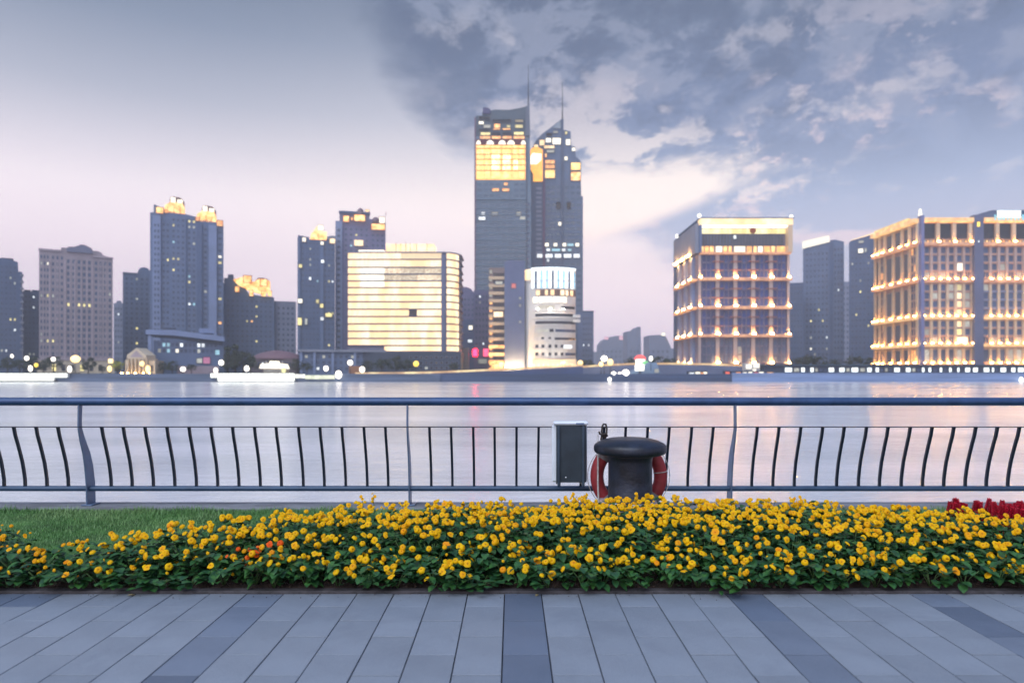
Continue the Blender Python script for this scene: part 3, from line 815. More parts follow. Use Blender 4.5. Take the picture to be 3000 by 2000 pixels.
# low weeds and dry stems at the front left, stems on the soil
wr = random.Random(5); b = MB()
for i in range(360):
    x = wr.uniform(-3.1, -1.5) if wr.random() < .7 else wr.uniform(-1.5, 3); y = wr.uniform(3.96, 4.12)
    L = wr.uniform(.02, .07); a = wr.uniform(0, 2 * PI)
    b.tube([(x, y, .0), (x + math.cos(a) * L * .5, y + math.sin(a) * L * .3, L * .5), (x + math.cos(a) * L, y + math.sin(a) * L * .5, L * wr.uniform(.1, .9))], [.0016, .0013, .0008], 3)
b.build('dry_stems', mat('dry_stem', (.09, .065, .05), .9, var=.5, nscale=10), kind='stuff')
b = MB()
for i in range(2300):
    x = wr.uniform(-3.4, 3.4); y = wr.uniform(3.945, 4.25) if wr.random() < .93 else 3.87 - abs(wr.gauss(0, .05))
    s = wr.uniform(.003, .011)
    c = Vector((x, y, -.005 + .05 * min(1, (y - 3.875) / .25) + .004 if y > 3.875 else .001)); s *= 1 if y > 3.875 else .4; rt_ = Euler((wr.random() * 3, wr.random() * 3, wr.random() * 3)).to_matrix()
    vs = [c + rt_ @ Vector(v) * s for v in ((1, 0, -.6), (-.6, .9, -.5), (-.6, -.9, -.4), (.1, 0, .9))]
    b.add(vs, [(0, 2, 1), (0, 1, 3), (1, 2, 3), (2, 0, 3)])
b.build('soil_crumbs', mat('soil_crumb', srgb(70, 54, 47), .95, var=.5, nscale=30), kind='stuff')
# fallen leaves on the paving
for (sx, py_, rz, lab) in [(372, 1741, .4, 'curled pale fallen leaf on the paving at the left corner of the bed'), (1570, 1742, 1.1, 'small dry leaf lying on the slab edge in the centre')]:
    D_ = H * F / (py_ - HY + 5)
    b = MB(); leaf(b, Vector((0, 0, 0)), rz, .25, .045, .022)
    o = b.build('fallen_leaf', mat('dry_leaf', srgb(168, 152, 112), .7, var=.3, nscale=60)); o.location = (px(sx, D_), D_, .003); tag(o, lab, 'leaf')
# red salvias at the right end
sal_r = mat('salvia_red', (.62, .006, .04), .6, var=.4, nscale=80)
b = MB(); rs = random.Random(9)
for i in range(70):
    t = i / 70; z = t * .13; a = i * 2.399; r0 = .016 * (1 - t * .75)
    c = Vector((math.cos(a) * r0, math.sin(a) * r0, z)); d = Vector((math.cos(a), math.sin(a), .9)).normalized()
    s_ = d.orthogonal().normalized() * .006; L = .024 * (1 - .5 * t)
    b.add([c - s_, c + s_, c + d * L + s_ * .6, c + d * L - s_ * .6], [(0, 1, 2, 3)])
    s2 = d.cross(s_.normalized()) * .005
    b.add([c - s2, c + s2, c + d * L + s2 * .6, c + d * L - s2 * .6], [(0, 1, 2, 3)])
b.tube([(0, 0, -.12), (0, 0, .13)], [.004, .0015], 5)
spike = b.mesh('flower_spike', sal_r)
sfol = foliage_mesh(991, .15, .09, 44, .9)
for i, (sx, yy, top) in enumerate([(2792, 5.35, 1486), (2815, 5.28, 1494), (2852, 5.35, 1498), (2868, 5.25, 1485), (2922, 5.3, 1475), (2905, 5.4, 1492), (2962, 5.2, 1470), (2985, 5.25, 1486), (3012, 5.3, 1484), (2945, 5.08, 1500), (3040, 5.15, 1470), (2990, 5.0, 1505)]):
    x = px(sx, yy); zt_ = pz(top + 9, yy)
    lab = ['leftmost crimson salvia plant behind the pansies at the right', 'crimson salvia second from the left end of the red clump', 'low crimson salvia in the thin middle of the red clump', 'crimson salvia with one tall spike left of the dense red clump', 'crimson salvia with a tall thin spike before the kerb at the right',
           'crimson salvia leaning on the kerb in the right clump', 'tallest crimson salvia near the right edge of the photo', 'dense crimson salvia at the right edge', 'crimson salvia cut by the right edge of the photo', 'front crimson salvia touching the yellow pansies at the right', 'crimson salvia just past the right edge', 'low front crimson salvia in the right corner'][i]
    p = thing('red_salvia', lab, 'flower plant', (x, yy, .02), 'red salvias', local=True)
    o = bpy.data.objects.new('foliage', sfol); COL.objects.link(o); o.parent = p; o['kind'] = 'stuff'; o.rotation_euler = (0, 0, i); o.scale = (1, 1, 1)
    for q in range(6 if i > 5 else 3):
        f = bpy.data.objects.new('flower_spike', spike); COL.objects.link(f); f.parent = p
        k = rs.uniform(.85, 1.25)
        f.location = (rs.gauss(0, .042), rs.gauss(0, .035), max(.08, (zt_ - .02 - .13 * k) * (1 if q == 0 else rs.uniform(.6, .95))))
        f.rotation_euler = (rs.gauss(0, .12), rs.gauss(0, .12), rs.random() * 6); f.scale = (k, k, k)
# ================================================================== CITY
def window_mesh(pane, frame, fr=.12, depth=.14):
    b = MB()
    o, i_ = .5, .5 - fr
    O = [(-o, -o), (o, -o), (o, o), (-o, o)]; I = [(-i_, -i_), (i_, -i_), (i_, i_), (-i_, i_)]
    vs = [(x, .05, z) for x, z in O] + [(x, -depth, z) for x, z in O] + [(x, -depth, z) for x, z in I] + [(x, -.02, z) for x, z in I]
    fs = []
    for k in range(4):
        j = (k + 1) % 4
        fs += [(k, j, 4 + j, 4 + k), (4 + k, 4 + j, 8 + j, 8 + k), (8 + k, 8 + j, 12 + j, 12 + k)]
    b.add(vs, fs, 1); b.add([vs[12], vs[13], vs[14], vs[15]], [(0, 1, 2, 3)], 0)
    return b.mesh('window', [pane, frame])
WC = {}
def wmesh(pane, frame, fr=.12):
    k = (pane.name, frame.name, fr)
    if k not in WC: WC[k] = window_mesh(pane, frame, fr)
    return WC[k]
class Bld:
    def __init__(s, name, label, cat, cx, D, group=None, base=0.0):
        s.D = D; s.t = thing(name, label, cat, (px(cx, D), D, base), group); s.base = base
        if name.startswith('apartment') or name in ('crowned_block', 'exhibition_hall', 'podium_building', 'office_block'):
            a = math.atan2(px(cx, D), D); s.t.rotation_euler = (0, 0, -a); s.t.scale = (math.cos(a), 1, 1)
    def X(s, p): return px(p, s.D)
    def Z(s, p): return s.base if p is None else pz(p, s.D)
    def box(s, name, x0, x1, y0, y1, d0, d1, m, parent=None, bev=0):
        b = MB(); a = (s.X(x0), s.X(x1), s.D + d0, s.D + d1, s.Z(y1), s.Z(y0))
        b.box(*a) if not bev else b.bbox(*a, bev)
        return b.build(name, m, parent or s.t)
    def prism(s, name, pts, d0, d1, m, parent=None):
        b = MB(); b.prism_xz([(s.X(x), s.Z(y)) for x, y in pts], s.D + d0, s.D + d1); return b.build(name, m, parent or s.t)
    def win(s, x, y, z, w, h, pane, frame=frame_m, face='f', name='window', fr=.12, parent=None, dy=1.0):
        o = bpy.data.objects.new(name, wmesh(pane, frame, fr)); COL.objects.link(o)
        o.parent = parent or s.t; ox, oy, oz = ORG[s.t.name]
        o.location = (x - ox, y - oy, z - oz); o.scale = (w, dy, h)
        if face == 'r': o.rotation_euler = (0, 0, R(90))
        if face == 'l': o.rotation_euler = (0, 0, R(-90))
        return o
    def wpx(s, x0, x1, y0, y1, pane, d=0.0, frame=frame_m, name='window', fr=.08, dy=1.5, parent=None):
        return s.win((s.X(x0) + s.X(x1)) / 2, s.D + d, (s.Z(y0) + s.Z(y1)) / 2, abs(s.X(x1) - s.X(x0)), abs(s.Z(y0) - s.Z(y1)), pane, frame, 'f', name, fr, parent, dy)
    def grid(s, x0, x1, y0, y1, nc, nr, fw, fh, pane, lit=(), d=0.0, frame=frame_m, skip=(), fr=.12, name='window', vary=0):
        """windows on the front; lit = (x, y, material) in photograph pixels"""
        cw = (x1 - x0) / nc; rh = (y1 - y0) / nr; L = {}
        for lx_, ly_, m in lit:
            c, r = int((lx_ - x0) // cw), int((ly_ - y0) // rh)
            if 0 <= c < nc and 0 <= r < nr: L[(c, r)] = m
        for c in range(nc):
            if c in skip: continue
            for r in range(nr):
                p = L.get((c, r), pane)
                if p is None: continue
                xm, ym = x0 + (c + .5) * cw, y0 + (r + .5) * rh
                if vary and p is pane and random.random() < vary: p = random.choice([lit_d, lit_y, lit_w, lit_d])
                s.win(s.X(xm), s.D + d, s.Z(ym), cw * fw * s.D / F, rh * fh * s.D / F, p, frame, 'f', name, fr)
    def sgrid(s, xp, d0, d1, y0, y1, nc, nr, fw, fh, pane, face, frame=frame_m, vary=0):
        x = s.X(xp); dd = (d1 - d0) / nc; rh = (y1 - y0) / nr
        for c in range(nc):
            for r in range(nr):
                p = pane
                if vary and random.random() < vary: p = random.choice([lit_d, lit_y, lit_w])
                s.win(x, s.D + d0 + (c + .5) * dd, s.Z(y0 + (r + .5) * rh), dd * fw, rh * fh * s.D / F, p, frame, face)
    def floors(s, x0, x1, y0, y1, n, m, d=-.25, h=.35, name='floor_band', depth=None):
        for k in range(n + 1):
            y = y0 + (y1 - y0) * k / n
            z = s.Z(y); b = MB(); b.box(s.X(x0) - .12, s.X(x1) + .12, s.D + d, s.D + (depth if depth else .1), z - h / 2, z + h / 2); b.build(name, m, s.t)
    def fins(s, xs, y0, y1, w, m, d=-.35, name='pilaster'):
        for x in xs: s.box(name, x - w / 2, x + w / 2, y0, y1, d, .05, m)

w_slate = wallm('wall_slate', (98, 116, 150))
w_slate2 = wallm('wall_slate_deep', (84, 102, 136))
w_grey = wallm('wall_grey', (134, 140, 158))
w_beige = wallm('wall_beige', (160, 148, 156))
w_pil = wallm('pilaster_beige', (178, 164, 172))
w_pale = wallm('wall_pale', (128, 144, 180))
w_mauve = wallm('wall_mauve', (110, 112, 148))
w_hazed = wallm('wall_painted_haze', (128, 136, 162))  # haze painted in: paler lavender for the distant walls
w_dark = wallm('wall_dark', (62, 72, 92))
w_cream = wallm('wall_cream', (216, 200, 176))
w_white = wallm('wall_white', (214, 212, 210))
w_teal = wallm('wall_teal', (84, 108, 128))
stone_g = wallm('stone_gold', (214, 188, 158))
roof_d = wallm('roof_dark', (74, 82, 102))
brown = wallm('wall_brown', (128, 92, 88))

# ---------- left group
B = Bld('apartment_tower', 'dark slate tower at the far left end with stepped balconies on its side', 'tower', 20, 420)
B.prism('wall', [(-60, None), (-60, 756), (0, 757), (22, 759), (53, 765), (54, 793), (66, 793), (66, None)], 0, 24, w_slate2)
B.grid(-52, 50, 775, 1080, 8, 20, .5, .55, glass, [(45, 831, lit_d), (28, 815, lit_d), (44, 937, lit_y), (36, 937, lit_y), (40, 962, lit_w), (52, 1012, lit_w), (50, 1034, lit_w), (8, 1030, lit_d), (22, 1030, lit_w)])
for k in range(12): B.box('balcony', 59, 70, 800 + k * 20, 806 + k * 20, -1.2, 3, w_grey)
B.box('roof_block', 4, 40, 752, 760, 6, 16, roof_d)

B = Bld('apartment_block', 'lower blue-grey block between the left-edge tower and the beige pilastered building', 'building', 92, 440)
B.prism('wall', [(66, None), (66, 854), (93, 854), (93, 849), (118, 849), (118, None)], 0, 20, w_slate2)
B.grid(70, 116, 862, 1075, 4, 14, .55, .5, glass, [(101, 867, lit_w), (102, 899, lit_w), (91, 1034, lit_d), (98, 1034, lit_d)])
B.box('roof_block', 70, 90, 848, 854, 4, 14, roof_d)

B = Bld('apartment_building', 'beige building with vertical pilasters and a curved gable on its roof', 'building', 225, 400)
B.prism('wall', [(117, None), (117, 739), (179, 741), (179, 728), (198, 728), (200, 724), (218, 723), (228, 719), (236, 715), (248, 715), (258, 719), (270, 724), (272, 731), (286, 730), (298, 734), (304, 742), (333, 748), (333, None)], 0, 26, w_beige)
B.prism('gable', [(196, 740), (196, 729), (218, 726), (230, 720), (240, 717.5), (252, 720), (268, 728), (272, 740)], -1.2, -.02, wallm('gable_slate', (112, 116, 140)))
B.box('parapet', 115, 180, 736, 741, -.8, 1, w_pil)
B.box('parapet', 272, 335, 746, 750, -.8, 1, w_pil)
B.fins([147, 191, 219, 238, 255, 271], 765, 1060, 4, w_pil)
B.fins([129, 169, 205, 296, 312], 765, 1050, 2.2, w_pil, -.25)
B.grid(119, 146, 750, 1046, 3, 16, .55, .55, glass, [(140, 783, lit_hot), (126, 785, lit_d), (140, 872, lit_y), (124, 872, lit_d), (137, 1003, lit_y), (122, 1003, lit_d), (122, 975, lit_d)])
B.grid(150, 188, 750, 1046, 3, 16, .5, .55, glass, [(157, 872, lit_d), (155, 1003, lit_y)])
B.grid(193, 270, 758, 1046, 5, 16, .55, .62, glass, [(201, 901, lit_y), (224, 900, lit_y), (245, 901, lit_y), (259, 901, lit_y)])
B.grid(275, 331, 758, 1046, 4, 16, .55, .6, glass, [(322, 850, lit_d)])
B.box('base', 112, 338, 1056, None, -2, 1, w_cream)
B.box('string_course', 114, 336, 1050, 1056, -2.4, 1, w_pil)
for k in range(8):
    x = 126 + k * 27; B.wpx(x, x + 13, 1066, 1088, lit_y if k in (1, 4) else glass_dark, -2.01, w_cream)

B = Bld('apartment_tower', 'thin distant block seen in the gap right of the beige building', 'tower', 347, 620)
B.box('wall', 333, 361, 888, None, 0, 20, w_hazed); B.prism('roof_block', [(340, 888), (343, 880), (354, 880), (358, 888)], 2, 14, w_hazed)
B.grid(335, 359, 896, 1060, 3, 10, .55, .5, glass, [(343, 921, lit_w), (343, 1001, lit_d)])

B = Bld('apartment_tower', 'plain grey tower with a rounded roof hump just left of the twin-crowned tower', 'tower', 400, 460)
B.prism('wall', [(360, None), (360, 801), (403, 801), (405, 791), (412, 783), (424, 781), (434, 784), (441, 791), (441, None)], 0, 26, w_slate)
B.box('cornice', 359, 404, 799, 803, -.6, .5, w_grey)
B.grid(364, 438, 810, 1070, 5, 18, .5, .55, glass, [(404, 816, lit_d), (404, 880, lit_d), (403, 962, lit_y), (403, 1000, lit_y)])

def crown(B, cx, yb, yt, hw, left_open=True):
    """floodlit rooftop pavilion: battered base, dark rounded hood, bright openings"""
    h = yb - yt
    B.prism('crown_base', [(cx - hw, yb), (cx - hw * .96, yb - h * .42), (cx - hw * .45, yb - h * .62), (cx + hw * .75, yb - h * .62), (cx + hw, yb - h * .3), (cx + hw, yb)], 0, 8, lit_gold)  # floodlight on the base painted in as emission
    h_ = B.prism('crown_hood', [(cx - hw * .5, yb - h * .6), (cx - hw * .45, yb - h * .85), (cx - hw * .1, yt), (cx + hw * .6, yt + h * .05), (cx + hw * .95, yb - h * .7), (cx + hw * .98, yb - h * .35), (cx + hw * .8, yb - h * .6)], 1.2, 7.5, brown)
    B.wpx(cx - hw * .42, cx + hw * .12, yt + h * .04, yb - h * .60, lit_hot, 1.0, brown, 'crown_window', .06, parent=h_)
    B.wpx(cx + hw * .22, cx + hw * .80, yt + h * .14, yb - h * .60, lit_hot, 1.0, brown, 'crown_window', .06, parent=h_)
    for q in range(3): B.box('crown_rib', cx - hw * .7 + q * hw * .6, cx - hw * .66 + q * hw * .6, yb - h * .4, yb, -.4, 0, brown)

B = Bld('apartment_tower', 'tall grey-blue tower with two golden floodlit roof crowns', 'tower', 550, 430)
B.prism('wall', [(442, None), (442, 632), (452, 630), (452, 607), (478, 616), (492, 622), (540, 627), (580, 634), (640, 645), (657, 650), (657, None)], 0, 28, w_slate)
B.box('bay', 449, 472, 640, None, -1.4, -.01, w_pale)
B.box('bay', 500, 545, 640, None, -1.0, -.01, w_slate)
B.box('bay', 577, 592, 650, None, -1.4, -.01, w_slate2)
B.box('bay', 612, 636, 655, None, -1.4, -.01, w_pale)
crown(B, 512, 628, 578, 30); crown(B, 606, 645, 595, 30)
B.wpx(458, 481, 615, 634, lit_gold, -1.5, brown); B.wpx(482, 493, 620, 630, lit_o, -.6, brown)
B.wpx(635, 656, 638, 657, lit_o, -1.5, brown, 'crown_window'); B.wpx(572, 585, 634, 646, lit_o, -.6, brown)
B.grid(452, 470, 660, 1060, 2, 24, .55, .5, glass, d=-1.41)
B.grid(475, 498, 655, 1060, 2, 24, .6, .5, glass, [(490, 767, lit_y)])
B.grid(502, 543, 640, 1060, 3, 26, .55, .5, glass, [(512, 665, lit_y), (507, 711, lit_c), (512, 767, lit_y), (526, 767, lit_y), (512, 798, lit_y)], d=-1.01)
B.grid(548, 575, 640, 1060, 2, 26, .6, .55, glass, [(554, 646, lit_y), (566, 648, lit_y), (554, 661, lit_d), (566, 661, lit_d), (566, 709, lit_d), (555, 805, lit_c), (556, 830, lit_y), (555, 888, lit_w), (566, 888, lit_c)])
B.grid(594, 611, 660, 1060, 1, 24, .6, .5, glass, [(603, 850, lit_d)])
B.grid(637, 655, 665, 1060, 1, 22, .7, .5, glass, [(645, 742, lit_hot), (645, 758, lit_y), (645, 870, lit_d), (645, 880, lit_y), (645, 935, lit_o)])
B.sgrid(657, 1, 27, 665, 1060, 4, 20, .5, .5, glass, 'r', vary=.03)

B = Bld('exhibition_hall', 'low pale modern hall with overhanging flat roof and cool lit windows before the twin-crowned tower', 'building', 545, 342)
B.box('wall', 452, 655, 1000, None, 0, 24, w_slate)
B.prism('roof', [(430, 969), (512, 968), (660, 985), (660, 999), (512, 984), (430, 982)], -3, 26, w_pale)
B.prism('soffit_band', [(457, 985), (512, 986), (655, 1002), (655, 1010), (512, 993), (457, 990)], -1, -.02, w_dark)
B.box('column', 436, 446, 984, None, -2, 0, w_pale)
B.grid(462, 640, 1003, 1018, 14, 1, .75, .8, glass, [(536, 1008, lit_w), (578, 1010, lit_w), (595, 1008, lit_w), (480, 1008, lit_c), (493, 1008, lit_c)], fr=.06)
B.grid(462, 640, 1020, 1035, 14, 1, .75, .8, glass, [(496, 1026, lit_c), (519, 1027, lit_hot), (466, 1026, lit_d), (580, 1026, lit_d)], fr=.06)
B.wpx(631, 646, 1023, 1039, lit_c, -.05)
B.wpx(575, 594, 1048, 1064, lit_d, -.3, w_dark, 'sign_panel'); B.wpx(594, 618, 1044, 1066, glowm('lit_magenta', srgb(196, 84, 150), .75, .1), -.3, w_dark, 'sign_panel')
B.box('roof_box', 585, 630, 958, 972, 8, 20, w_pale)
B.box('roof_box', 470, 515, 958, 967, 8, 20, roof_d)
B.box('terrace', 520, 640, 1072, None, -12, -.5, wallm('terrace_pink', (168, 152, 164)))

# classical lit house
B = Bld('classical_house', 'small cream floodlit classical house with a pointed pediment on the left shore', 'house', 410, 322)
cr = glowm('cream_floodlit', srgb(214, 186, 140), .55, .05, .8, .3, stretch=(1, 1, .5))
B.box('wing', 367, 383, 1054, None, 0, 8, w_cream); B.box('wing', 433, 455, 1056, None, 0, 8, w_cream)
B.box('wall', 380, 436, 1050, None, -1.5, 8, w_cream)
B.prism('pediment', [(378, 1050), (378, 1040), (406, 1019), (434, 1040), (434, 1050)], -1.8, 7, w_cream)
B.prism('tympanum', [(386, 1046), (406, 1027), (426, 1046)], -1.86, -1.82, w_pil)
for k in range(5): B.box('column', 383 + k * 11, 387 + k * 11, 1052, None, -3.0, -1.9, w_cream)
for x in (371, 443): B.wpx(x, x + 6, 1068, 1090, glass_dark, -.05, w_cream, 'doorway')
for k in range(4): B.wpx(388.5 + k * 11, 392.5 + k * 11, 1060, 1084, glass_dark, -1.55, w_cream)
for x in (372, 389, 411, 433, 450):
    B.box('uplight', x - 2.5, x + 2.5, 1091.0, 1093.4, -4.6, -4.0, glowm('uplight_soft', srgb(255, 196, 110), 32, .1, lamp=True))

B = Bld('crowned_block', 'mid-height block with a flame-like golden crown between the twin-crowned tower and the plain grey block', 'building', 728, 470)
B.prism('wall', [(657, None), (657, 818), (668, 816), (668, 806), (684, 806), (686, 818), (706, 822), (730, 862), (804, 868), (806, None)], 0, 26, w_slate)
B.prism('wall', [(640, None), (640, 830), (657, 830), (657, None)], 2, 24, w_slate2)
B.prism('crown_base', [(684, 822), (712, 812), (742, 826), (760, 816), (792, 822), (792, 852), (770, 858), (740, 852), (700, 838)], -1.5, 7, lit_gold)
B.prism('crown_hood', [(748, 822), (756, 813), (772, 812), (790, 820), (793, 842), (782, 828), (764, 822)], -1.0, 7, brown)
for x0, x1, y0, y1 in [(712, 738, 807, 830), (762, 784, 815, 838), (688, 702, 840, 858), (730, 743, 850, 869), (765, 780, 850, 868), (784, 797, 849, 867)]:
    B.wpx(x0, x1, y0, y1, lit_gold, -1.8, brown, 'crown_window', .08)
B.box('tower_block', 806, 872, 877, None, 4, 26, w_hazed)
B.grid(662, 800, 875, 1065, 10, 13, .5, .5, glass, [(757, 891, lit_y), (755, 932, lit_y), (725, 944, lit_y), (738, 944, lit_o), (755, 996, lit_y)])
B.grid(812, 868, 890, 1065, 4, 11, .5, .5, glass, d=3.99)

# domed low hall on shore (brownish)
B = Bld('domed_hall', 'low hall with a shallow brownish-red domed roof behind the lit boat', 'building', 792, 335)
b = MB(); X0 = B.X(792); prof = [(B.X(872) - X0 + .3, B.Z(1052)), (B.X(868) - X0, B.Z(1046)), (B.X(852) - X0, B.Z(1036)), (B.X(830) - X0, B.Z(1029)), (B.X(806) - X0, B.Z(1025)), (0.01, B.Z(1024))]
b.lathe(prof, X0, 335 + 10, 28, sy=.6); b.build('roof', wallm('roof_brick', (120, 92, 104)), B.t)
B.box('wall', 722, 862, 1050, None, 3, 18, wallm('wall_umber', (104, 92, 100)))
B.grid(724, 860, 1058, 1072, 12, 1, .5, .8, glass_dark, [(741, 1062, lit_d), (763, 1062, lit_w), (775, 1062, lit_d)], d=2.98)

# ---------- mid-left towers
B = Bld('apartment_tower', 'slate tower with a single golden roof lantern left of the taller stepped tower', 'tower', 928, 440)
B.prism('wall', [(873, None), (873, 691), (906, 696), (906, 702), (982, 702), (982, None)], 0, 26, w_slate2)
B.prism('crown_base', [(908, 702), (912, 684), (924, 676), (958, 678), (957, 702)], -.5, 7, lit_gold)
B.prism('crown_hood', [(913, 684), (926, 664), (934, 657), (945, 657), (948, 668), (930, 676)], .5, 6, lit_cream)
B.wpx(930, 948, 658, 675, lit_hot, .3, brown, 'crown_window', .05)
B.wpx(885, 897, 697, 711, lit_hot, -.3, brown, 'crown_window'); B.wpx(965, 983, 696, 712, lit_cream, -.5, brown, 'crown_window')
B.prism('parapet', [(950, 694), (972, 688), (983, 689), (983, 697), (950, 702)], -.4, 4, w_grey)
B.box('bay', 872, 880, 700, None, -.8, 0, w_slate); B.box('bay', 938, 948, 705, None, -.8, 0, w_slate)
B.grid(882, 936, 706, 1065, 5, 23, .5, .5, glass, [(943, 713, lit_hot), (909, 727, lit_d), (908, 765, lit_d), (905, 780, lit_o), (930, 817, lit_c), (930, 882, lit_y), (909, 775, lit_d)])
B.grid(948, 980, 706, 1065, 3, 23, .6, .5, glass, [(963, 779, lit_d), (963, 817, lit_y), (973, 817, lit_w), (963, 922, lit_y), (971, 922, lit_y), (963, 1010, lit_y)])
for x0, x1, y0, y1, m in [(938, 949, 707, 718, lit_hot), (940, 950, 760, 771, lit_w), (875, 886, 776, 787, lit_y), (872, 887, 876, 890, lit_hot), (925, 935, 877, 887, lit_y), (937, 948, 889, 902, lit_y), (938, 949, 928, 939, lit_w), (952, 974, 916, 928, lit_y), (872, 885, 930, 955, lit_y), (893, 901, 932, 953, lit_d), (905, 912, 812, 822, lit_w)]:
    B.wpx(x0, x1, y0, y1, m, -.9, frame_d)

B = Bld('apartment_tower', 'taller mauve stepped tower with two small dark cupolas behind the cream-lit office', 'tower', 1056, 455)
B.prism('wall', [(983, None), (983, 650), (995, 650), (995, 624), (1083, 624), (1083, 640), (1130, 640), (1130, None)], 0, 28, w_mauve)
B.box('wing', 984, 1003, 652, None, -1.2, -.01, w_pale)
B.box('parapet', 993, 1085, 621, 627, -1.2, 2, w_slate2)
for cx, yt, yb, hw in [(1056, 609, 634, 11), (1101, 633, 650, 10)]:
    b = MB(); r = hw * 455 / F; zb0, zt0 = B.Z(yb), B.Z(yt)
    b.lathe([(r, zb0), (r, zb0 + (zt0 - zb0) * .4), (r * .85, zb0 + (zt0 - zb0) * .7), (r * .55, zb0 + (zt0 - zb0) * .9), (r * .1, zt0)], B.X(cx), 455 - .2 + r * .2, 14)
    b.build('cupola', wallm('cupola_brown', (126, 108, 120)), B.t)
B.wpx(1005, 1024, 634, 654, lit_gold, -1.3, brown, 'crown_window'); B.wpx(1028, 1034, 638, 648, lit_o, -1.2, brown, 'crown_window'); B.wpx(1036, 1071, 631, 651, lit_gold, -2.6, brown, 'crown_window', .06); B.wpx(1086, 1130, 655, 674, lit_gold, -2.6, brown, 'crown_window', .06)
B.wpx(1110, 1129, 632, 653, lit_hot, -.8, brown, 'crown_window'); B.wpx(1070, 1083, 612, 624, lit_cream, .2, brown, 'crown_window')
for x in (1009, 1082, 1131): b = MB(); b.box(B.X(x) - .15, B.X(x) + .15, 455, 455.3, B.Z(630), B.Z(617)); b.build('mast', roof_d, B.t)
B.grid(1006, 1082, 665, 760, 5, 6, .45, .45, glass, [(1046, 688, lit_y), (1024, 717, lit_c)])
B.grid(1086, 1128, 680, 740, 3, 4, .5, .5, glass)
B.grid(985, 1001, 670, 1060, 1, 24, .55, .45, glass, d=-1.21)
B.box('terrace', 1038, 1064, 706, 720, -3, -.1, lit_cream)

# ---------- the cream-lit office with rounded corner
D = 352.0
B = Bld('office_building', 'cream-lit office with horizontal floors, a rounded right corner and glowing rooftop block', 'building', 1180, D)
w_off = wallm('office_grey', (118, 120, 142))
def corner_plan(off):
    x0, x1, xr = B.X(1020) - off, B.X(1300), B.X(1343) + off
    r = xr - x1; n = 8
    P = [(x0, D - off), (x1, D - off)]
    P += [(x1 + r * math.sin(PI / 2 * k / n), D - off + r * 1.5 * (1 - math.cos(PI / 2 * k / n))) for k in range(1, n + 1)]
    P += [(xr, D + 26), (x0, D + 26)]
    return P
b = MB(); b.vprism(corner_plan(0), B.Z(1034), B.Z(740)); b.build('wall', w_off, B.t)
rows = [738.5, 760, 783, 803, 823, 842.5, 863, 884, 905.5, 927, 948.5, 970, 991, 1012, 1030]
for k in range(len(rows) - 1):
    z = B.Z(rows[k + 1] + .3)
    P = corner_plan(.75)
    if k == len(rows) - 2: P = [(B.X(1118), P[0][1])] + P[1:-1] + [(B.X(1118), D + 26)]
    b = MB(); b.vprism(P, z - .32, z + .32); b.build('floor_slab', wallm('slab_violet', (92, 88, 108)), B.t)
b = MB(); b.vprism(corner_plan(1.1), B.Z(741.5), B.Z(738)); b.build('roof_edge', w_off, B.t)
xs_ = [1020, 1038, 1058, 1081, 1104, 1126, 1150, 1174, 1198, 1222, 1246, 1270, 1294]
for k in range(len(rows) - 1):
    yt, yb = rows[k] + (2.2 if k else 3.2), rows[k + 1] - 2.2
    for a, c in zip(xs_, xs_[1:]):
        if k == len(rows) - 2 and a < 1118: continue
        m = lit_cream
        if k in (2, 3, 4) and a >= 1056 and a < 1126: m = lit_hot
        if k in (2, 3) and a >= 1126: m = glowm('lit_office', srgb(240, 208, 162), .8, .3, 1.2, .5, hot=srgb(255, 240, 210))
        if k == 0 and a > 1160: m = glowm('lit_peach', srgb(255, 222, 172), .95, .05, .2, .1)
        if k == 8 and a == 1198: m = glass_dark
        B.wpx(a, c, yt, yb, m, -.12, m if m is not glass_dark else w_off, 'window', .02, .8)
    # corner glazing, two faces wide
    P = corner_plan(.10)
    for q in range(2, 10, 2):
        (xa, ya), (xb, yb_) = P[q - 1 if q > 2 else 2], P[min(q + 1, 9)]
        if q > 6: continue
        b = MB(); z0, z1 = B.Z(yb), B.Z(yt)
        dx, dy = xb - xa, yb_ - ya; L = math.hypot(dx, dy); nx_, ny_ = dy / L * .12, -dx / L * .12
        e = .0; ax, ay, cx2, cy2 = xa + dx * e, ya + dy * e, xb - dx * e, yb_ - dy * e
        b.add([(ax, ay, z0), (cx2, cy2, z0), (cx2, cy2, z1), (ax, ay, z1), (ax + nx_, ay + ny_, z0), (cx2 + nx_, cy2 + ny_, z0), (cx2 + nx_, cy2 + ny_, z1), (ax + nx_, ay + ny_, z1)],
              [(4, 5, 6, 7), (0, 1, 5, 4), (1, 2, 6, 5), (2, 3, 7, 6), (3, 0, 4, 7)])
        b.build('corner_window', lit_cream, B.t)
B.box('pier', 1293.5, 1306, 748, 1031, -1.2, .3, wallm('pier_slate', (100, 106, 134)))
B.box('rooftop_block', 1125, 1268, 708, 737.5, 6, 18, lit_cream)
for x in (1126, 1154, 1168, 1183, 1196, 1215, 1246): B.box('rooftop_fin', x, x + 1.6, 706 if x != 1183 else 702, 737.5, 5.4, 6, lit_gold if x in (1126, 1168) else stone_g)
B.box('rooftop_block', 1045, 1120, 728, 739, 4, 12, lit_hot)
B.box('podium', 1060, 1352, 1032, None, -4, 22, w_dark)
B.grid(1200, 1348, 1040, 1085, 10, 3, .7, .6, glass_dark, [(1245, 1070, lit_d)], d=-4.01)
B = Bld('podium_building', 'low grey waterfront block left of and below the cream-lit office', 'building', 990, 345)
B.box('wall', 878, 1128, 1030, None, 0, 20, w_slate)
B.box('roof', 872, 1132, 1024, 1031, -1.5, 21, w_grey)
B.fins([884, 922, 975, 1040], 1031, None, 7, w_pale, -1.0, 'pier')
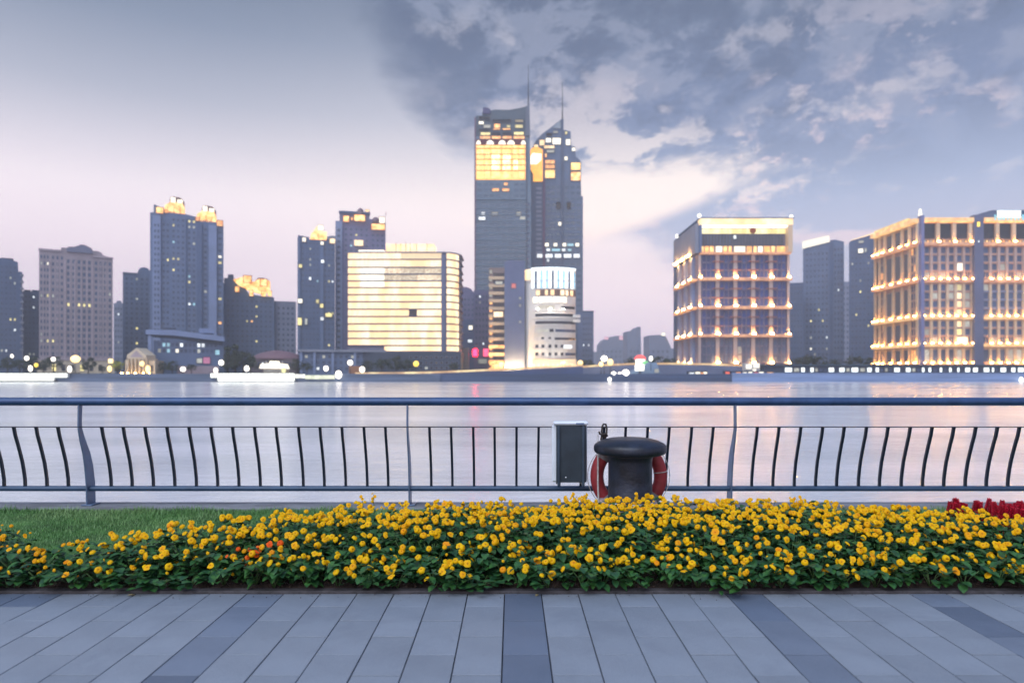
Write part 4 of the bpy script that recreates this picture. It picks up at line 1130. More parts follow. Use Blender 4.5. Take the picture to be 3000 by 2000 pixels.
B.grid(890, 1125, 1036, 1088, 14, 3, .6, .6, glass, [(900, 1052, lit_d), (1040, 1052, lit_d)], vary=.04)

B = Bld('apartment_tower', 'plain mauve tower with a rounded top between the cream-lit office and the twin towers', 'tower', 1370, 430)
B.prism('wall', [(1343, None), (1343, 850), (1352, 842), (1366, 840), (1380, 846), (1392, 862), (1392, None)], 0, 20, w_mauve)
B.box('wing', 1358, 1390, 936, None, -2, -.01, w_slate2)
B.wpx(1372, 1385, 953, 967, lit_hot, -2.1); B.wpx(1370, 1384, 994, 1004, lit_w, -2.1)
B.grid(1346, 1390, 870, 930, 4, 4, .5, .5, glass)
B = Bld('signed_building', 'purple building with two glowing pink-red sign panels at its foot', 'building', 1408, 400)
B.box('wall', 1388, 1434, 850, None, 0, 18, w_mauve)
B.grid(1391, 1431, 860, 1015, 4, 9, .5, .5, glass, [(1406, 863, lit_w), (1406, 880, lit_d), (1418, 1013, lit_w)])
pinkl = glowm('sign_pink', (1, .006, .03), 18.0, .05, .5, .1)
B.wpx(1385, 1399, 1021, 1044, pinkl, -.6, w_dark, 'sign_panel', .04); B.wpx(1416, 1431, 1021, 1044, glowm('sign_rose', (1, .05, .14), 3.0, .05), -.6, w_dark, 'sign_panel', .04)
B.wpx(1400, 1429, 1050, 1066, lit_d, -.5)
B.box('pier', 1356, 1375, 1020, None, -6, -1, wallm('pier_warm', (168, 156, 152)))

# ---------- twin towers
B = Bld('office_tower', 'tallest tower with a blazing golden upper section, swept roof fin and flagpole mast', 'tower', 1470, 470)
w_t1 = wallm('tower_glass_wall', (98, 120, 142), .3); glass_t = mat('tower_glass', srgb(86, 108, 132), 0.16, 0.0, 0.12, 0.04, objvar=0.10, spec=0.8); frame_t = mat('tower_frame', srgb(96, 116, 138), .4); w_top = wallm('tower_top', (78, 94, 108))
B.prism('wall', [(1391, None), (1391, 400), (1540, 400), (1552, 400), (1556, 560), (1556, None)], 0, 34, w_t1)
B.prism('upper_wall', [(1393, 400), (1392, 345), (1396, 339), (1412, 339), (1414, 330), (1450, 321), (1490, 322), (1520, 317), (1549, 310), (1552, 400)], .2, 32, w_top)
B.prism('roof_fin', [(1540, 400), (1540, 314), (1551, 309), (1553, 400)], -1.5, .15, wallm('fin_grey', (96, 106, 122)))
B.prism('roof_plant', [(1413, 334), (1416, 316), (1430, 317), (1437, 322), (1437, 334)], -.8, 8, wallm('plant_indigo', (72, 74, 112)))
b = MB(); b.tube([(B.X(1548), 471, B.Z(312)), (B.X(1548), 471, B.Z(188))], [.42, .12], 8); b.build('mast', steel_d, B.t)
B.box('edge_pier', 1390, 1394.5, 345, None, -.6, 0, wallm('edge_plum', (112, 96, 118)))
B.box('painted_glow_wall', 1394.5, 1539.5, 424, 527, -.3, -.01, glowm('lit_amber', (1, .42, .035), 1.6, .05, .12, .2, hot=(1, .52, .10)))  # illuminated facade, its light painted in as amber emission
colx = [(1397, 1418), (1420, 1436), (1439, 1466), (1472, 1497), (1503, 1518), (1520, 1536)]
hotp = glowm('lit_blaze', (1, .78, .30), 2.4, .10, .3, .2, hot=(1, .88, .55))
gldp = glowm('lit_amber_pane', (1, .56, .10), 1.8, .12, .3, .25, hot=(1, .66, .22))
for r, (y0, y1) in enumerate([(427, 434), (438, 452), (454, 467), (469, 483), (486, 499), (502, 524)]):
    for c, (x0, x1) in enumerate(colx):
        B.wpx(x0, x1, y0, y1, hotp if (r in (2, 3, 4) and c in (2, 3)) or (r in (3, 4) and c == 4) else gldp, -.45, lit_o, 'window', .04)
for y in (425.5, 436, 453, 468, 484.5, 500.5): B.box('floor_band', 1395, 1539, y - .8, y + .8, -.75, -.5, wallm('band_rust', (150, 84, 50)))
B.box('dark_band', 1395, 1539, 409, 424, -.35, -.01, wallm('band_maroon', (92, 40, 56)))
for cx in (1402, 1436, 1471, 1497, 1533):
    hw = 11 if cx not in (1402, 1533) else 7
    B.prism('arched_window', [(cx - hw, 424)] + [(cx + hw * math.cos(PI - PI * k / 8), 424 - 12 * math.sin(PI * k / 8)) for k in range(1, 8)] + [(cx + hw, 424)], -.7, -.36, lit_hot)
for x0, x1 in [(1405, 1438), (1440, 1468), (1471, 1500), (1503, 1538)]: B.wpx(x0, x1, 399, 408, lit_o, -.3, brown, 'window', .05)
for x0, x1, y0, y1, m in [(1406, 1438, 388, 397, lit_y), (1504, 1536, 387, 396, lit_y), (1447, 1466, 363, 376, lit_gold), (1444, 1466, 377, 381, lit_o), (1484, 1495, 367, 375, lit_y), (1471, 1497, 377, 381, lit_o), (1508, 1533, 366, 376, lit_y), (1402, 1418, 356, 365, lit_hot), (1416, 1438, 366, 376, lit_d), (1508, 1534, 351, 359, glowm('lit_olive', srgb(150, 130, 60), .6, .2)),
                          (1440, 1466, 388, 397, glass_dark), (1471, 1500, 388, 397, glass_dark), (1402, 1436, 378, 384, glass_dark), (1440, 1500, 350, 359, glass_dark), (1402, 1436, 342, 352, glass_dark),
                          (1476, 1488, 535, 544, lit_o), (1441, 1463, 552, 561, lit_o), (1470, 1493, 552, 561, lit_o), (1410, 1421, 621, 631, lit_w), (1401, 1423, 635, 647, lit_w), (1440, 1460, 621, 631, lit_d), (1512, 1527, 620, 632, lit_d)]:
    B.wpx(x0, x1, y0, y1, m, -.3, frame_d, 'window', .06)
B.floors(1394, 1541, 590, 1000, 22, wallm('spandrel', (112, 132, 152)), -.35, .7)
B.floors(1394, 1541, 586, 587, 1, wallm('joint_dark', (66, 78, 94)), -.2, .5, 'dark_joint')
B.grid(1396, 1540, 532, 582, 8, 3, .85, .5, glass_t, skip=(4, 5), fr=.04, frame=frame_t)
B.grid(1396, 1540, 592, 1002, 8, 22, .9, .5, glass_t, [(1414, 895, lit_w), (1408, 880, lit_d), (1530, 640, lit_d)], skip=(), fr=.04, frame=frame_t)
B.grid(1542, 1555, 590, 900, 1, 18, .5, .5, glass, fr=.08)
B.box('painted_shade_strip', 1541.5, 1544, 410, 1060, -.5, -.01, w_dark)  # shade between the tower faces painted as a dark strip

B = Bld('office_tower', 'second tower with stepped curved top and thin antenna joined right of the tallest tower', 'tower', 1640, 490)
B.prism('wall', [(1556, None), (1556, 470), (1558, 435), (1570, 412), (1590, 391), (1615, 373), (1640, 353), (1643, 350), (1650, 350), (1650, 380), (1672, 385), (1673, 427), (1685, 430), (1687, 458), (1700, 470), (1703, 575), (1708, 575), (1708, None)], 0, 36, wallm('tower_blue_wall', (96, 114, 142)))
b = MB(); b.tube([(B.X(1648), 491, B.Z(352)), (B.X(1648), 491, B.Z(300)), (B.X(1648), 491, B.Z(236))], [.45, .3, .12], 8); b.build('antenna', steel_d, B.t)
B.box('edge_pier', 1644, 1651, 350, None, -.8, 0, wallm('pier_steel', (84, 98, 122)))
B.prism('glass_screen', [(1618, 376), (1642, 353), (1643, 378)], -.6, -.1, wallm('screen_pale', (146, 160, 172)))
B.box('plum_pier', 1590, 1597, 440, 1000, -.9, 0, wallm('pier_plum', (104, 84, 112)))
B.prism('painted_glow_wall', [(1552, 448), (1556, 436), (1572, 430), (1590, 440), (1590, 532), (1562, 532), (1562, 510), (1553, 495)], -1.0, -.05, glowm('lit_orange_wall', (1, .42, .02), 1.5, .05, .2, .3))  # light on the facade painted in as orange emission
B.prism('glowing_panel', [(1553, 462), (1560, 450), (1586, 452), (1586, 470), (1572, 483), (1553, 483)], -1.3, -1.02, lit_hot)  # bright upper part of the wall, plain emission
for x0, x1, y0, y1, m in [(1595, 1627, 469, 481, lit_o), (1595, 1627, 483, 495, lit_o), (1595, 1627, 497, 524, gldp), (1671, 1702, 476, 500, gldp), (1671, 1702, 503, 531, lit_gold), (1617, 1644, 404, 425, lit_hot), (1657, 1671, 408, 427, lit_hot), (1598, 1615, 405, 419, lit_hot), (1580, 1596, 410, 428, lit_cream),
                          (1564, 1577, 424, 440, lit_cream), (1592, 1626, 427, 436, lit_cream), (1600, 1625, 440, 448, lit_d), (1675, 1685, 433, 444, lit_hot), (1653, 1663, 459, 471, lit_hot), (1592, 1602, 450, 462, lit_gold), (1620, 1635, 384, 391, lit_d), (1655, 1662, 386, 395, lit_y), (1600, 1618, 390, 400, glass_dark),
                          (1635, 1646, 650, 662, lit_hot), (1660, 1672, 592, 612, glass_dark), (1629, 1642, 592, 612, glass_dark)]:
    B.wpx(x0, x1, y0, y1, m, -.5, frame_d, 'window', .06)
for row, (y0, y1) in enumerate([(712, 723), (728, 737), (744, 756), (758, 768)]):
    xsr = {0: [(1596, 1608), (1621, 1633), (1647, 1659), (1685, 1697)], 1: [(1600, 1612), (1645, 1657)], 2: [(1572, 1590), (1597, 1620), (1624, 1645), (1650, 1675), (1679, 1699)], 3: [(1602, 1609)]}[row]
    for x0, x1 in xsr: B.wpx(x0, x1, y0, y1, lit_hot if row == 0 else lit_w, -1.0, frame_d, 'window', .06)
B.wpx(1614, 1643, 728, 737, lit_c, -.55, frame_d); B.wpx(1662, 1675, 728, 737, lit_c, -.55, frame_d); B.wpx(1660, 1682, 713, 722, lit_c, -.55, frame_d)
B.grid(1568, 1589, 545, 760, 1, 16, .85, .5, wallm('recess_pale', (148, 156, 178)), fr=.05)
B.grid(1598, 1643, 540, 1060, 3, 30, .8, .5, glass_t, fr=.05, frame=frame_t)
B.grid(1652, 1704, 540, 1060, 3, 30, .8, .5, glass_t, fr=.05, frame=frame_t)

# ---------- floodlit white building before the towers
B = Bld('office_building', 'banded ochre wing with a dark slab glowing at its foot before the tallest tower', 'building', 1485, 372)
B.box('wall', 1433, 1480, 784, None, 0, 20, wallm('wall_ochre', (140, 124, 122)))
B.prism('slab', [(1478, None), (1478, 768), (1500, 764), (1537, 766), (1537, None)], -3, 22, wallm('slab_blue', (100, 110, 142)))
for k in range(13):
    y = 800 + k * 22.3
    B.wpx(1445, 1477, y, y + 9, glass_dark, -.05, frame_d, 'window', .04)
    B.wpx(1433.5, 1443, y - 11, y + 3, lit_o if k > 3 else lit_d, -.05, brown, 'window', .08)
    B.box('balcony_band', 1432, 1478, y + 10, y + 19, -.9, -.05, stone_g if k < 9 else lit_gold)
B.wpx(1444, 1476, 912, 930, lit_cream, -1.0, brown); B.wpx(1450, 1474, 824, 834, lit_d, -1.0)
B.wpx(1498, 1512, 832, 847, glowm('sign_red', srgb(206, 62, 70), .85, .05), -3.1, w_dark, 'sign_panel', .04)
for y in (871, 892, 940): B.wpx(1520, 1527, y, y + 8, lit_d, -3.1, frame_d)
for x in (1488, 1504, 1520): B.box('uplight', x - 5, x + 5, 1089.5, 1093.5, -6.8, -5.4, glowm('uplight_strong', (1, .62, .24), 420, .05, lamp=True))
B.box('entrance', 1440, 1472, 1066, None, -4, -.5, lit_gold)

B = Bld('office_building', 'round-fronted white floodlit office with a dazzling crown of vertical panes before the second tower', 'building', 1615, 366)
D = 366.0
def bow(off, x0p=1540, x1p=1689):
    x0, x1 = B.X(x0p) - off, B.X(x1p) + off; n = 12; P = []
    for k in range(n + 1):
        t = k / n; x = x0 + (x1 - x0) * t
        P.append((x, D - off + 5.5 * (2 * t - 1) ** 2))
    return P + [(x1, D + 22), (x0, D + 22)]
b = MB(); b.vprism(bow(0), 0, B.Z(784)); b.build('wall', w_white, B.t)
def curve_panel(x0p, x1p, y0, y1, off, m, name='window', th=.35):
    x0, x1 = B.X(x0p), B.X(x1p); A, E = B.X(1540), B.X(1689)
    n = max(1, int((x1p - x0p) / 14)); b = MB(); q = []
    for k in range(n + 1):
        x = x0 + (x1 - x0) * k / n; t = (x - A) / (E - A); q.append((x, D - off + 5.5 * (2 * t - 1) ** 2))
    plan = q + [(x, y + th) for x, y in q[::-1]]
    b.vprism(plan, B.Z(y1), B.Z(y0)); return b.build(name, m, B.t)
coldw = glowm('lit_cold', srgb(236, 250, 255), 1.7, .15, .4, .2); blu = glowm('lit_blue', srgb(130, 205, 240), .95, .25, .4, .3)
curve_panel(1556, 1689, 783, 790, .9, coldw, 'crown_band'); 
for k in range(8):
    x = 1557 + k * 16.5
    curve_panel(x, x + 9.5, 788, 843, .8, coldw, 'crown_pane'); curve_panel(x + 9.5, x + 16, 794, 843, .35, blu if k % 3 else glass, 'crown_pane')
curve_panel(1538, 1553, 787, 817, .7, lit_cream, 'crown_pane')
curve_panel(1541, 1689, 820.5, 823, 1.1, w_white, 'crown_band', .5)
for x0, x1 in [(1571, 1582), (1597, 1605), (1613, 1624), (1642, 1654), (1658, 1666), (1672, 1681)]: curve_panel(x0, x1, 849, 864, .3, lit_cream)
curve_panel(1570, 1689, 847, 866, .1, wallm('band_umber', (120, 96, 90)), 'band', .25)
for x0, x1 in [(1562, 1577), (1581, 1617), (1620, 1645), (1647, 1661)]: curve_panel(x0, x1, 869, 885, .3, lit_hot)
curve_panel(1578, 1625, 893, 903, .2, lit_d); curve_panel(1645, 1686, 896, 904, .2, glass_dark)
curve_panel(1569, 1680, 918, 926, .2, glass_dark); curve_panel(1569, 1687, 940, 948, .2, glass_dark)
curve_panel(1570, 1606, 964, 972, .2, lit_d); curve_panel(1610, 1622, 963, 972, .2, glass_dark); curve_panel(1627, 1688, 964, 972, .2, glass)
curve_panel(1625, 1688, 988, 995, .2, glass_dark); curve_panel(1586, 1594, 987, 993, .2, glass_dark); curve_panel(1607, 1614, 987, 993, .2, glass_dark)
for y in (1009, 1032):
    for x in (1569, 1587, 1607, 1625, 1643): curve_panel(x, x + 8, y, y + 9, .2, glass_dark)
curve_panel(1652, 1677, 1010, 1020, .25, lit_w); curve_panel(1657, 1688, 1033, 1041, .2, glass)
for y in (887, 907, 929, 951, 975, 998, 1021, 1046): curve_panel(1556, 1689.5, y, y + 2.5, .6, w_white, 'ledge', .62)
for y in (921, 934): B.box('balcony', 1680, 1701, y, y + 9, 1.5, 6, w_white)
for x in (1568, 1592, 1616, 1640, 1664):
    B.box('uplight', x - 4, x + 4, 1090, 1093.2, -7.5, -6.6, glowm('uplight_neutral', srgb(255, 236, 206), 170, .05, lamp=True))
B.box('entrance', 1560, 1688, 1052, 1076, -1.2, -.3, stone_g)
for k in range(9): B.box('column', 1562 + k * 14, 1565 + k * 14, 1066, None, -2.0, -1.25, w_white)
# roof-top floods lighting the upper floors of the white building (its own lamps, on the terrace)
for x in (1575, 1612, 1650):
    B.box('flood_lamp', x - 3, x + 3, 905, 907, -2.2, -1.4, glowm('flood_white', srgb(255, 244, 226), 60, .05, lamp=True))

B = Bld('office_block', 'blue-grey block standing alone right of the twin towers', 'building', 1716, 450)
B.box('wall', 1692, 1739, 913, None, 0, 20, w_slate); B.box('parapet', 1704, 1740, 910, 914, -.3, 2, w_slate2)
B.grid(1706, 1736, 925, 1065, 4, 9, .5, .5, glass, [(1706, 1018, lit_w), (1722, 1013, lit_w)])

# ---------- distant skyline in the gap
for (pts, D_, lab, nm, litl) in [
    ([(1755, None), (1757, 1010), (1766, 996), (1783, 988), (1800, 984), (1816, 983), (1830, 990), (1840, 1000), (1842, None)], 1150, 'hazy lumpy cluster building far away in the gap, lit pink on top', 'distant_building', [(1770, 1783, 986, 995), (1813, 1829, 983, 996)]),
    ([(1838, None), (1838, 970), (1860, 970), (1861, 963), (1868, 957), (1877, 957), (1880, None)], 1000, 'hazy distant tower with a stepped top in the gap', 'distant_tower', []),
    ([(1902, None), (1902, 982), (1944, 980), (1950, 984), (1958, 1000), (1966, 1018), (1968, None)], 900, 'hazy distant block with a white roof light right of the stepped one', 'distant_building', [(1937, 1949, 974, 984)]),
    ([(1700, None), (1700, 1030), (1752, 1030), (1758, 1040), (1900, 1044), (1900, None)], 1300, 'long low hazy building on the horizon in the gap', 'distant_building', []),
    ([(1952, None), (1952, 1020), (1990, 1020), (1990, None)], 980, 'low hazy building tucked left of the first gold-lit office', 'distant_building', [])]:
    B = Bld(nm, lab, 'building', sum(p[0] for p in pts) / len(pts), D_)
    B.prism('wall', pts, 0, 40, w_hazed)
    for q in litl: B.wpx(*q, glowm('roof_pink', srgb(255, 190, 215), .95, .05) if 'pink' in lab else lit_hot, -.5, w_slate2, 'roof_light', .05)
    xs0, xs1 = min(p[0] for p in pts) + 6, max(p[0] for p in pts) - 6
    B.grid(xs0, xs1, 1022 if 'low' not in lab else 1050, 1068, max(3, int((xs1 - xs0) / 12)), 3, .5, .5, glass, d=-.02)

# ---------- first gold-lit office
D = 345.0
B = Bld('office_building', 'gold-lit office with a boxed glowing top and uplit columns, left one of the two', 'building', 2180, D)
dep = 45.0
stone_m = wallm('stone_mauve', (184, 168, 164))
fascia_glow = glowm('cream_painted_glow', (1, .66, .28), 1.35, .05, .12, .25, hot=(1, .8, .5))  # light on the top beam painted in as cream emission
copper_glow = glowm('copper_painted_glow', (1, .34, .12), .62, .1, .3, .6, hot=(1, .45, .18))  # lamplight on the ledges painted in as copper emission
gold_glow = glowm('gold_painted_glow', (1, .50, .14), .95, .1, .3, .4, hot=(1, .62, .24))  # lamplight on beams and lower ledges painted in as gold emission
w_o = wallm('office_mauve', (128, 122, 142)); ledge_glow = copper_glow
b = MB(); b.box(B.X(2047), B.X(2313), D, D + dep, 0, B.Z(648)); b.build('wall', w_o, B.t)
B.box('glass_wall', 2050, 2308, 746, 1066, -.25, -.01, glass_blue)
# top frame
B.box('top_beam', 2046, 2314, 645, 663, -4, .5, fascia_glow); B.box('roof_edge', 2044, 2316, 642, 645, -4.4, dep, w_slate)
B.box('frame_post', 2045, 2050, 663, 742, -4, 0, w_slate); B.box('frame_post', 2300, 2313, 663, 742, -4, 0, stone_g)
B.box('lit_ceiling', 2051, 2300, 663.5, 669, -3.4, -.3, lit_hot)
B.box('glowing_panel', 2051, 2300, 671, 685, -.5, -.26, glowm('lit_straw', srgb(255, 232, 140), 1.1, .05, .3, .3, hot=srgb(255, 246, 190), stretch=(1, 1, .2)))  # straw-coloured emissive panel
lp_ = B.box('louvre_panel', 2051, 2294, 686, 719, -.6, -.27, wallm('louvre_grey', (92, 94, 106)))
for k in range(26): B.box('louvre', 2053 + k * 9.2, 2054.5 + k * 9.2, 687, 718, -1.1, -.61, frame_m if k < 10 else wallm('louvre_dk', (104, 104, 116)), lp_)
B.wpx(2146, 2155, 690, 702, lit_w, -1.2, w_dark, 'window')
b = MB(); b.lathe([(.02, 0), (1.5, .02), (1.6, .3), (1.4, .45), (.6, .5), (.02, .5)], 0, 0, 18); me_ = b.mesh('emblem', wallm('emblem_rust', (146, 74, 50)))
o = bpy.data.objects.new('emblem', me_); COL.objects.link(o); o.parent = B.t; o.rotation_euler = (R(90), 0, 0)
ox, oy, oz = ORG[B.t.name]; o.location = (B.X(2204) - ox, D - .6 - oy, B.Z(676) - oz)
B.box('terrace_floor', 2048, 2311, 741, 746, -3, -.3, ledge_glow)
k = 0
for x0, x1 in [(2053, 2062), (2064, 2076), (2078, 2091), (2095, 2116), (2118, 2130), (2133, 2143), (2148, 2184), (2186, 2202), (2206, 2216), (2219, 2234), (2236, 2256), (2258, 2270), (2273, 2300)]:
    B.wpx(x0, x1, 721, 740, lit_hot if k in (3, 6, 9) else lit_gold, -.4, stone_g, 'window', .06); k += 1
cols = [2049, 2101, 2153, 2205, 2257, 2308]
tiers = [(746, 815), (823, 898), (906, 980), (988, 1064)]
for ti, (ya, yb) in enumerate(tiers):
    if ti < 3:
        B.box('floor_ledge', 2046, 2315, yb, yb + 7.5, -2.6, -.26, ledge_glow)
    for ci, x in enumerate(cols):
        w = 11 if ci not in (0, 5) else 7
        c_ = B.box('column', x - w / 2, x + w / 2, ya + .3, yb - .2, -.9, -.27, stone_m)
        if ti < 3 or ci > 0:
            B.box('uplight', x - w * .42, x + w * .42, yb - 3.2 , yb - .5, -2.5, -2.1, uplight_b, c_)
    # glazing between the columns : panes
    for ci in range(5):
        xa, xb = cols[ci] + 7, cols[ci + 1] - 7
        nr = 3
        for r in range(nr):
            for c in range(3):
                x0 = xa + (xb - xa) * c / 3; x1 = xa + (xb - xa) * (c + 1) / 3; y0 = ya + 1 + (yb - ya - 2) * r / nr; y1 = ya + 1 + (yb - ya - 2) * (r + 1) / nr
                m = glass_blue if ti < 3 else glass
                if ti == 3 and (ci, c) == (2, 0) and r: m = lit_d
                B.wpx(x0 + .6, x1 - .6, y0 + .6, y1 - .6, m, -.28, w_o, 'window', .05)
    for yy in ((ya + (yb - ya) * .30), (ya + (yb - ya) * .66)):
        if ti < 3:
            for ci in range(1, 5): B.box('shading_fin', cols[ci] - 15, cols[ci] + 15, yy - 1, yy + 1, -1.9, -.6, wallm('fin_rose', (160, 108, 100)))
# left flank : piers, lit brackets
xl = B.X(2047)
b = MB(); b.box(xl - 2.0, xl - .01, D - 1, D + dep, B.Z(742), B.Z(656)); b.build('side_panel', w_grey, B.t)
for ti, (ya, yb) in enumerate(tiers):
    for q in range(3):
        yy = D + 9 + q * 13.5
        b = MB(); b.box(xl - 1.5, xl - .01, yy - 2.0, yy + 2.0, B.Z(yb), B.Z(ya)); b.build('side_column', w_pale, B.t)
        b = MB(); b.box(xl - 2.5, xl - 2.0, yy - 1.3, yy + 1.3, B.Z(yb - .5), B.Z(yb - 3)); b.build('uplight', uplight_b, B.t)
    b = MB(); b.box(xl - 2.6, xl - .01, D + 2, D + dep - 1, B.Z(yb + 6), B.Z(yb)); b.build('side_ledge', ledge_glow, B.t)
for q in range(3):
    yy = D + 11 + q * 13; b = MB(); b.box(xl - 3.2, xl - 2.3, yy - 3, yy + 3, B.Z(741), B.Z(738)); b.build('uplight', uplight, B.t)
for (xx, yy, zz) in [(B.X(2044), D - 3, B.Z(641)), (B.X(2311), D - 3, B.Z(644)), (B.X(2044), D + dep - 2, B.Z(648))]:
    b = MB(); b.lathe([(.05, zz), (.8, zz + .4), (.9, zz + 1), (.5, zz + 1.7), (.05, zz + 1.9)], xx, yy, 10); b.build('roof_lamp', ramp_l, B.t)
B.box('rear_wing', 2046, 2100, 700, None, dep + .3, dep + 8, w_slate2)

B = Bld('apartment_tower', 'grey tower with a glowing white slanted roof panel between the two gold-lit offices', 'tower', 2410, 480)
B.prism('wall', [(2352, None), (2352, 722), (2430, 706), (2446, 704), (2472, 712), (2472, None)], 0, 28, w_slate)
B.prism('roof_panel', [(2350, 725), (2350, 704), (2429, 692), (2431, 710)], -1.5, 2, glowm('lit_ivory', srgb(255, 246, 226), 1.15, .05, .3, .05))
B.box('bay', 2431, 2440, 706, None, -1, -.01, w_slate2)
B.grid(2358, 2428, 735, 1062, 6, 20, .5, .5, glass, [(2399, 899, lit_y), (2375, 936, lit_y), (2416, 946, lit_y), (2418, 994, lit_w), (2375, 995, lit_d), (2376, 1018, lit_hot), (2417, 1018, lit_d), (2388, 1043, lit_d)])
B.grid(2442, 2470, 725, 1062, 3, 20, .5, .5, glass, [(2458, 849, lit_w)])
B = Bld('apartment_block', 'low grey block directly right of the left gold-lit office', 'building', 2335, 460)
B.box('wall', 2312, 2354, 828, None, 0, 20, w_slate2); B.grid(2315, 2352, 836, 1060, 4, 14, .5, .5, glass)
B = Bld('apartment_tower', 'slate tower with a slanted roof glow directly left of the right gold-lit office', 'tower', 2525, 455)
B.prism('wall', [(2487, None), (2487, 708), (2494, 702), (2566, 687), (2580, 686), (2580, None)], 0, 28, w_slate2)
B.prism('roof_strip', [(2492, 700), (2566, 682), (2566, 687), (2494, 703)], 1, 10, lit_cream)
B.grid(2491, 2562, 730, 1062, 6, 20, .5, .5, glass, [(2500, 765, lit_d), (2521, 826, lit_d), (2524, 850, lit_y), (2504, 918, lit_y), (2550, 950, lit_d), (2540, 960, lit_y), (2550, 770, lit_d)])
B.wpx(2513, 2530, 727, 742, lit_hot, -.2); B.wpx(2533, 2539, 727, 740, lit_d, -.2); B.wpx(2514, 2531, 704, 712, lit_d, -.2)
B = Bld('apartment_tower', 'dim narrow tower in the sliver between the slanted-roof towers', 'tower', 2480, 620)
B.box('wall', 2466, 2490, 825, None, 0, 20, w_hazed); B.grid(2468, 2488, 835, 1060, 2, 14, .5, .5, glass)

# ---------- second gold-lit office
D = 332.0
B = Bld('office_building', 'largest gold-lit office, gridded windows, a corner pillar and a white rooftop sign', 'building', 2800, D)
dep = 40.5
w_g = wallm('office_gold_wall', (182, 158, 150)); pil_g = wallm('pillar_blue', (120, 124, 164))
gold2 = glowm('lit_bandglow', srgb(255, 200, 96), .95, .05, .5, .3, hot=srgb(255, 222, 140))
b = MB(); b.vprism([(B.X(2693), D), (B.X(3075), D), (B.X(3075), D + dep), (B.X(2693), D + dep)], 0, B.Z(641)); b.build('wall', w_g, B.t)
B.box('corner_pillar', 2692, 2701, 633, None, -2, 1, pil_g)
b = MB(); zz = B.Z(633); b.lathe([(.8, zz), (.9, zz + 1), (.5, zz + 1.6), (.7, zz + 2.4), (.5, zz + 3.2), (.05, zz + 3.6)], B.X(2696), D, 10); b.build('pillar_finial', lit_hot, B.t)
B.box('pillar', 2846, 2873, 632, None, -2.2, 1, wallm('pillar_slate', (104, 108, 134)))
B.wpx(2852, 2862, 652, 668, ramp_yl, -2.3, w_dark, 'sign_panel', .06); B.wpx(2855, 2860, 707, 713, lit_w, -2.3)
B.prism('roof_wing', [(2840, 641), (2848, 636), (2870, 626), (2900, 618), (3075, 617), (3075, 641)], -1.5, dep, wallm('roof_slate_blue', (96, 108, 134)))
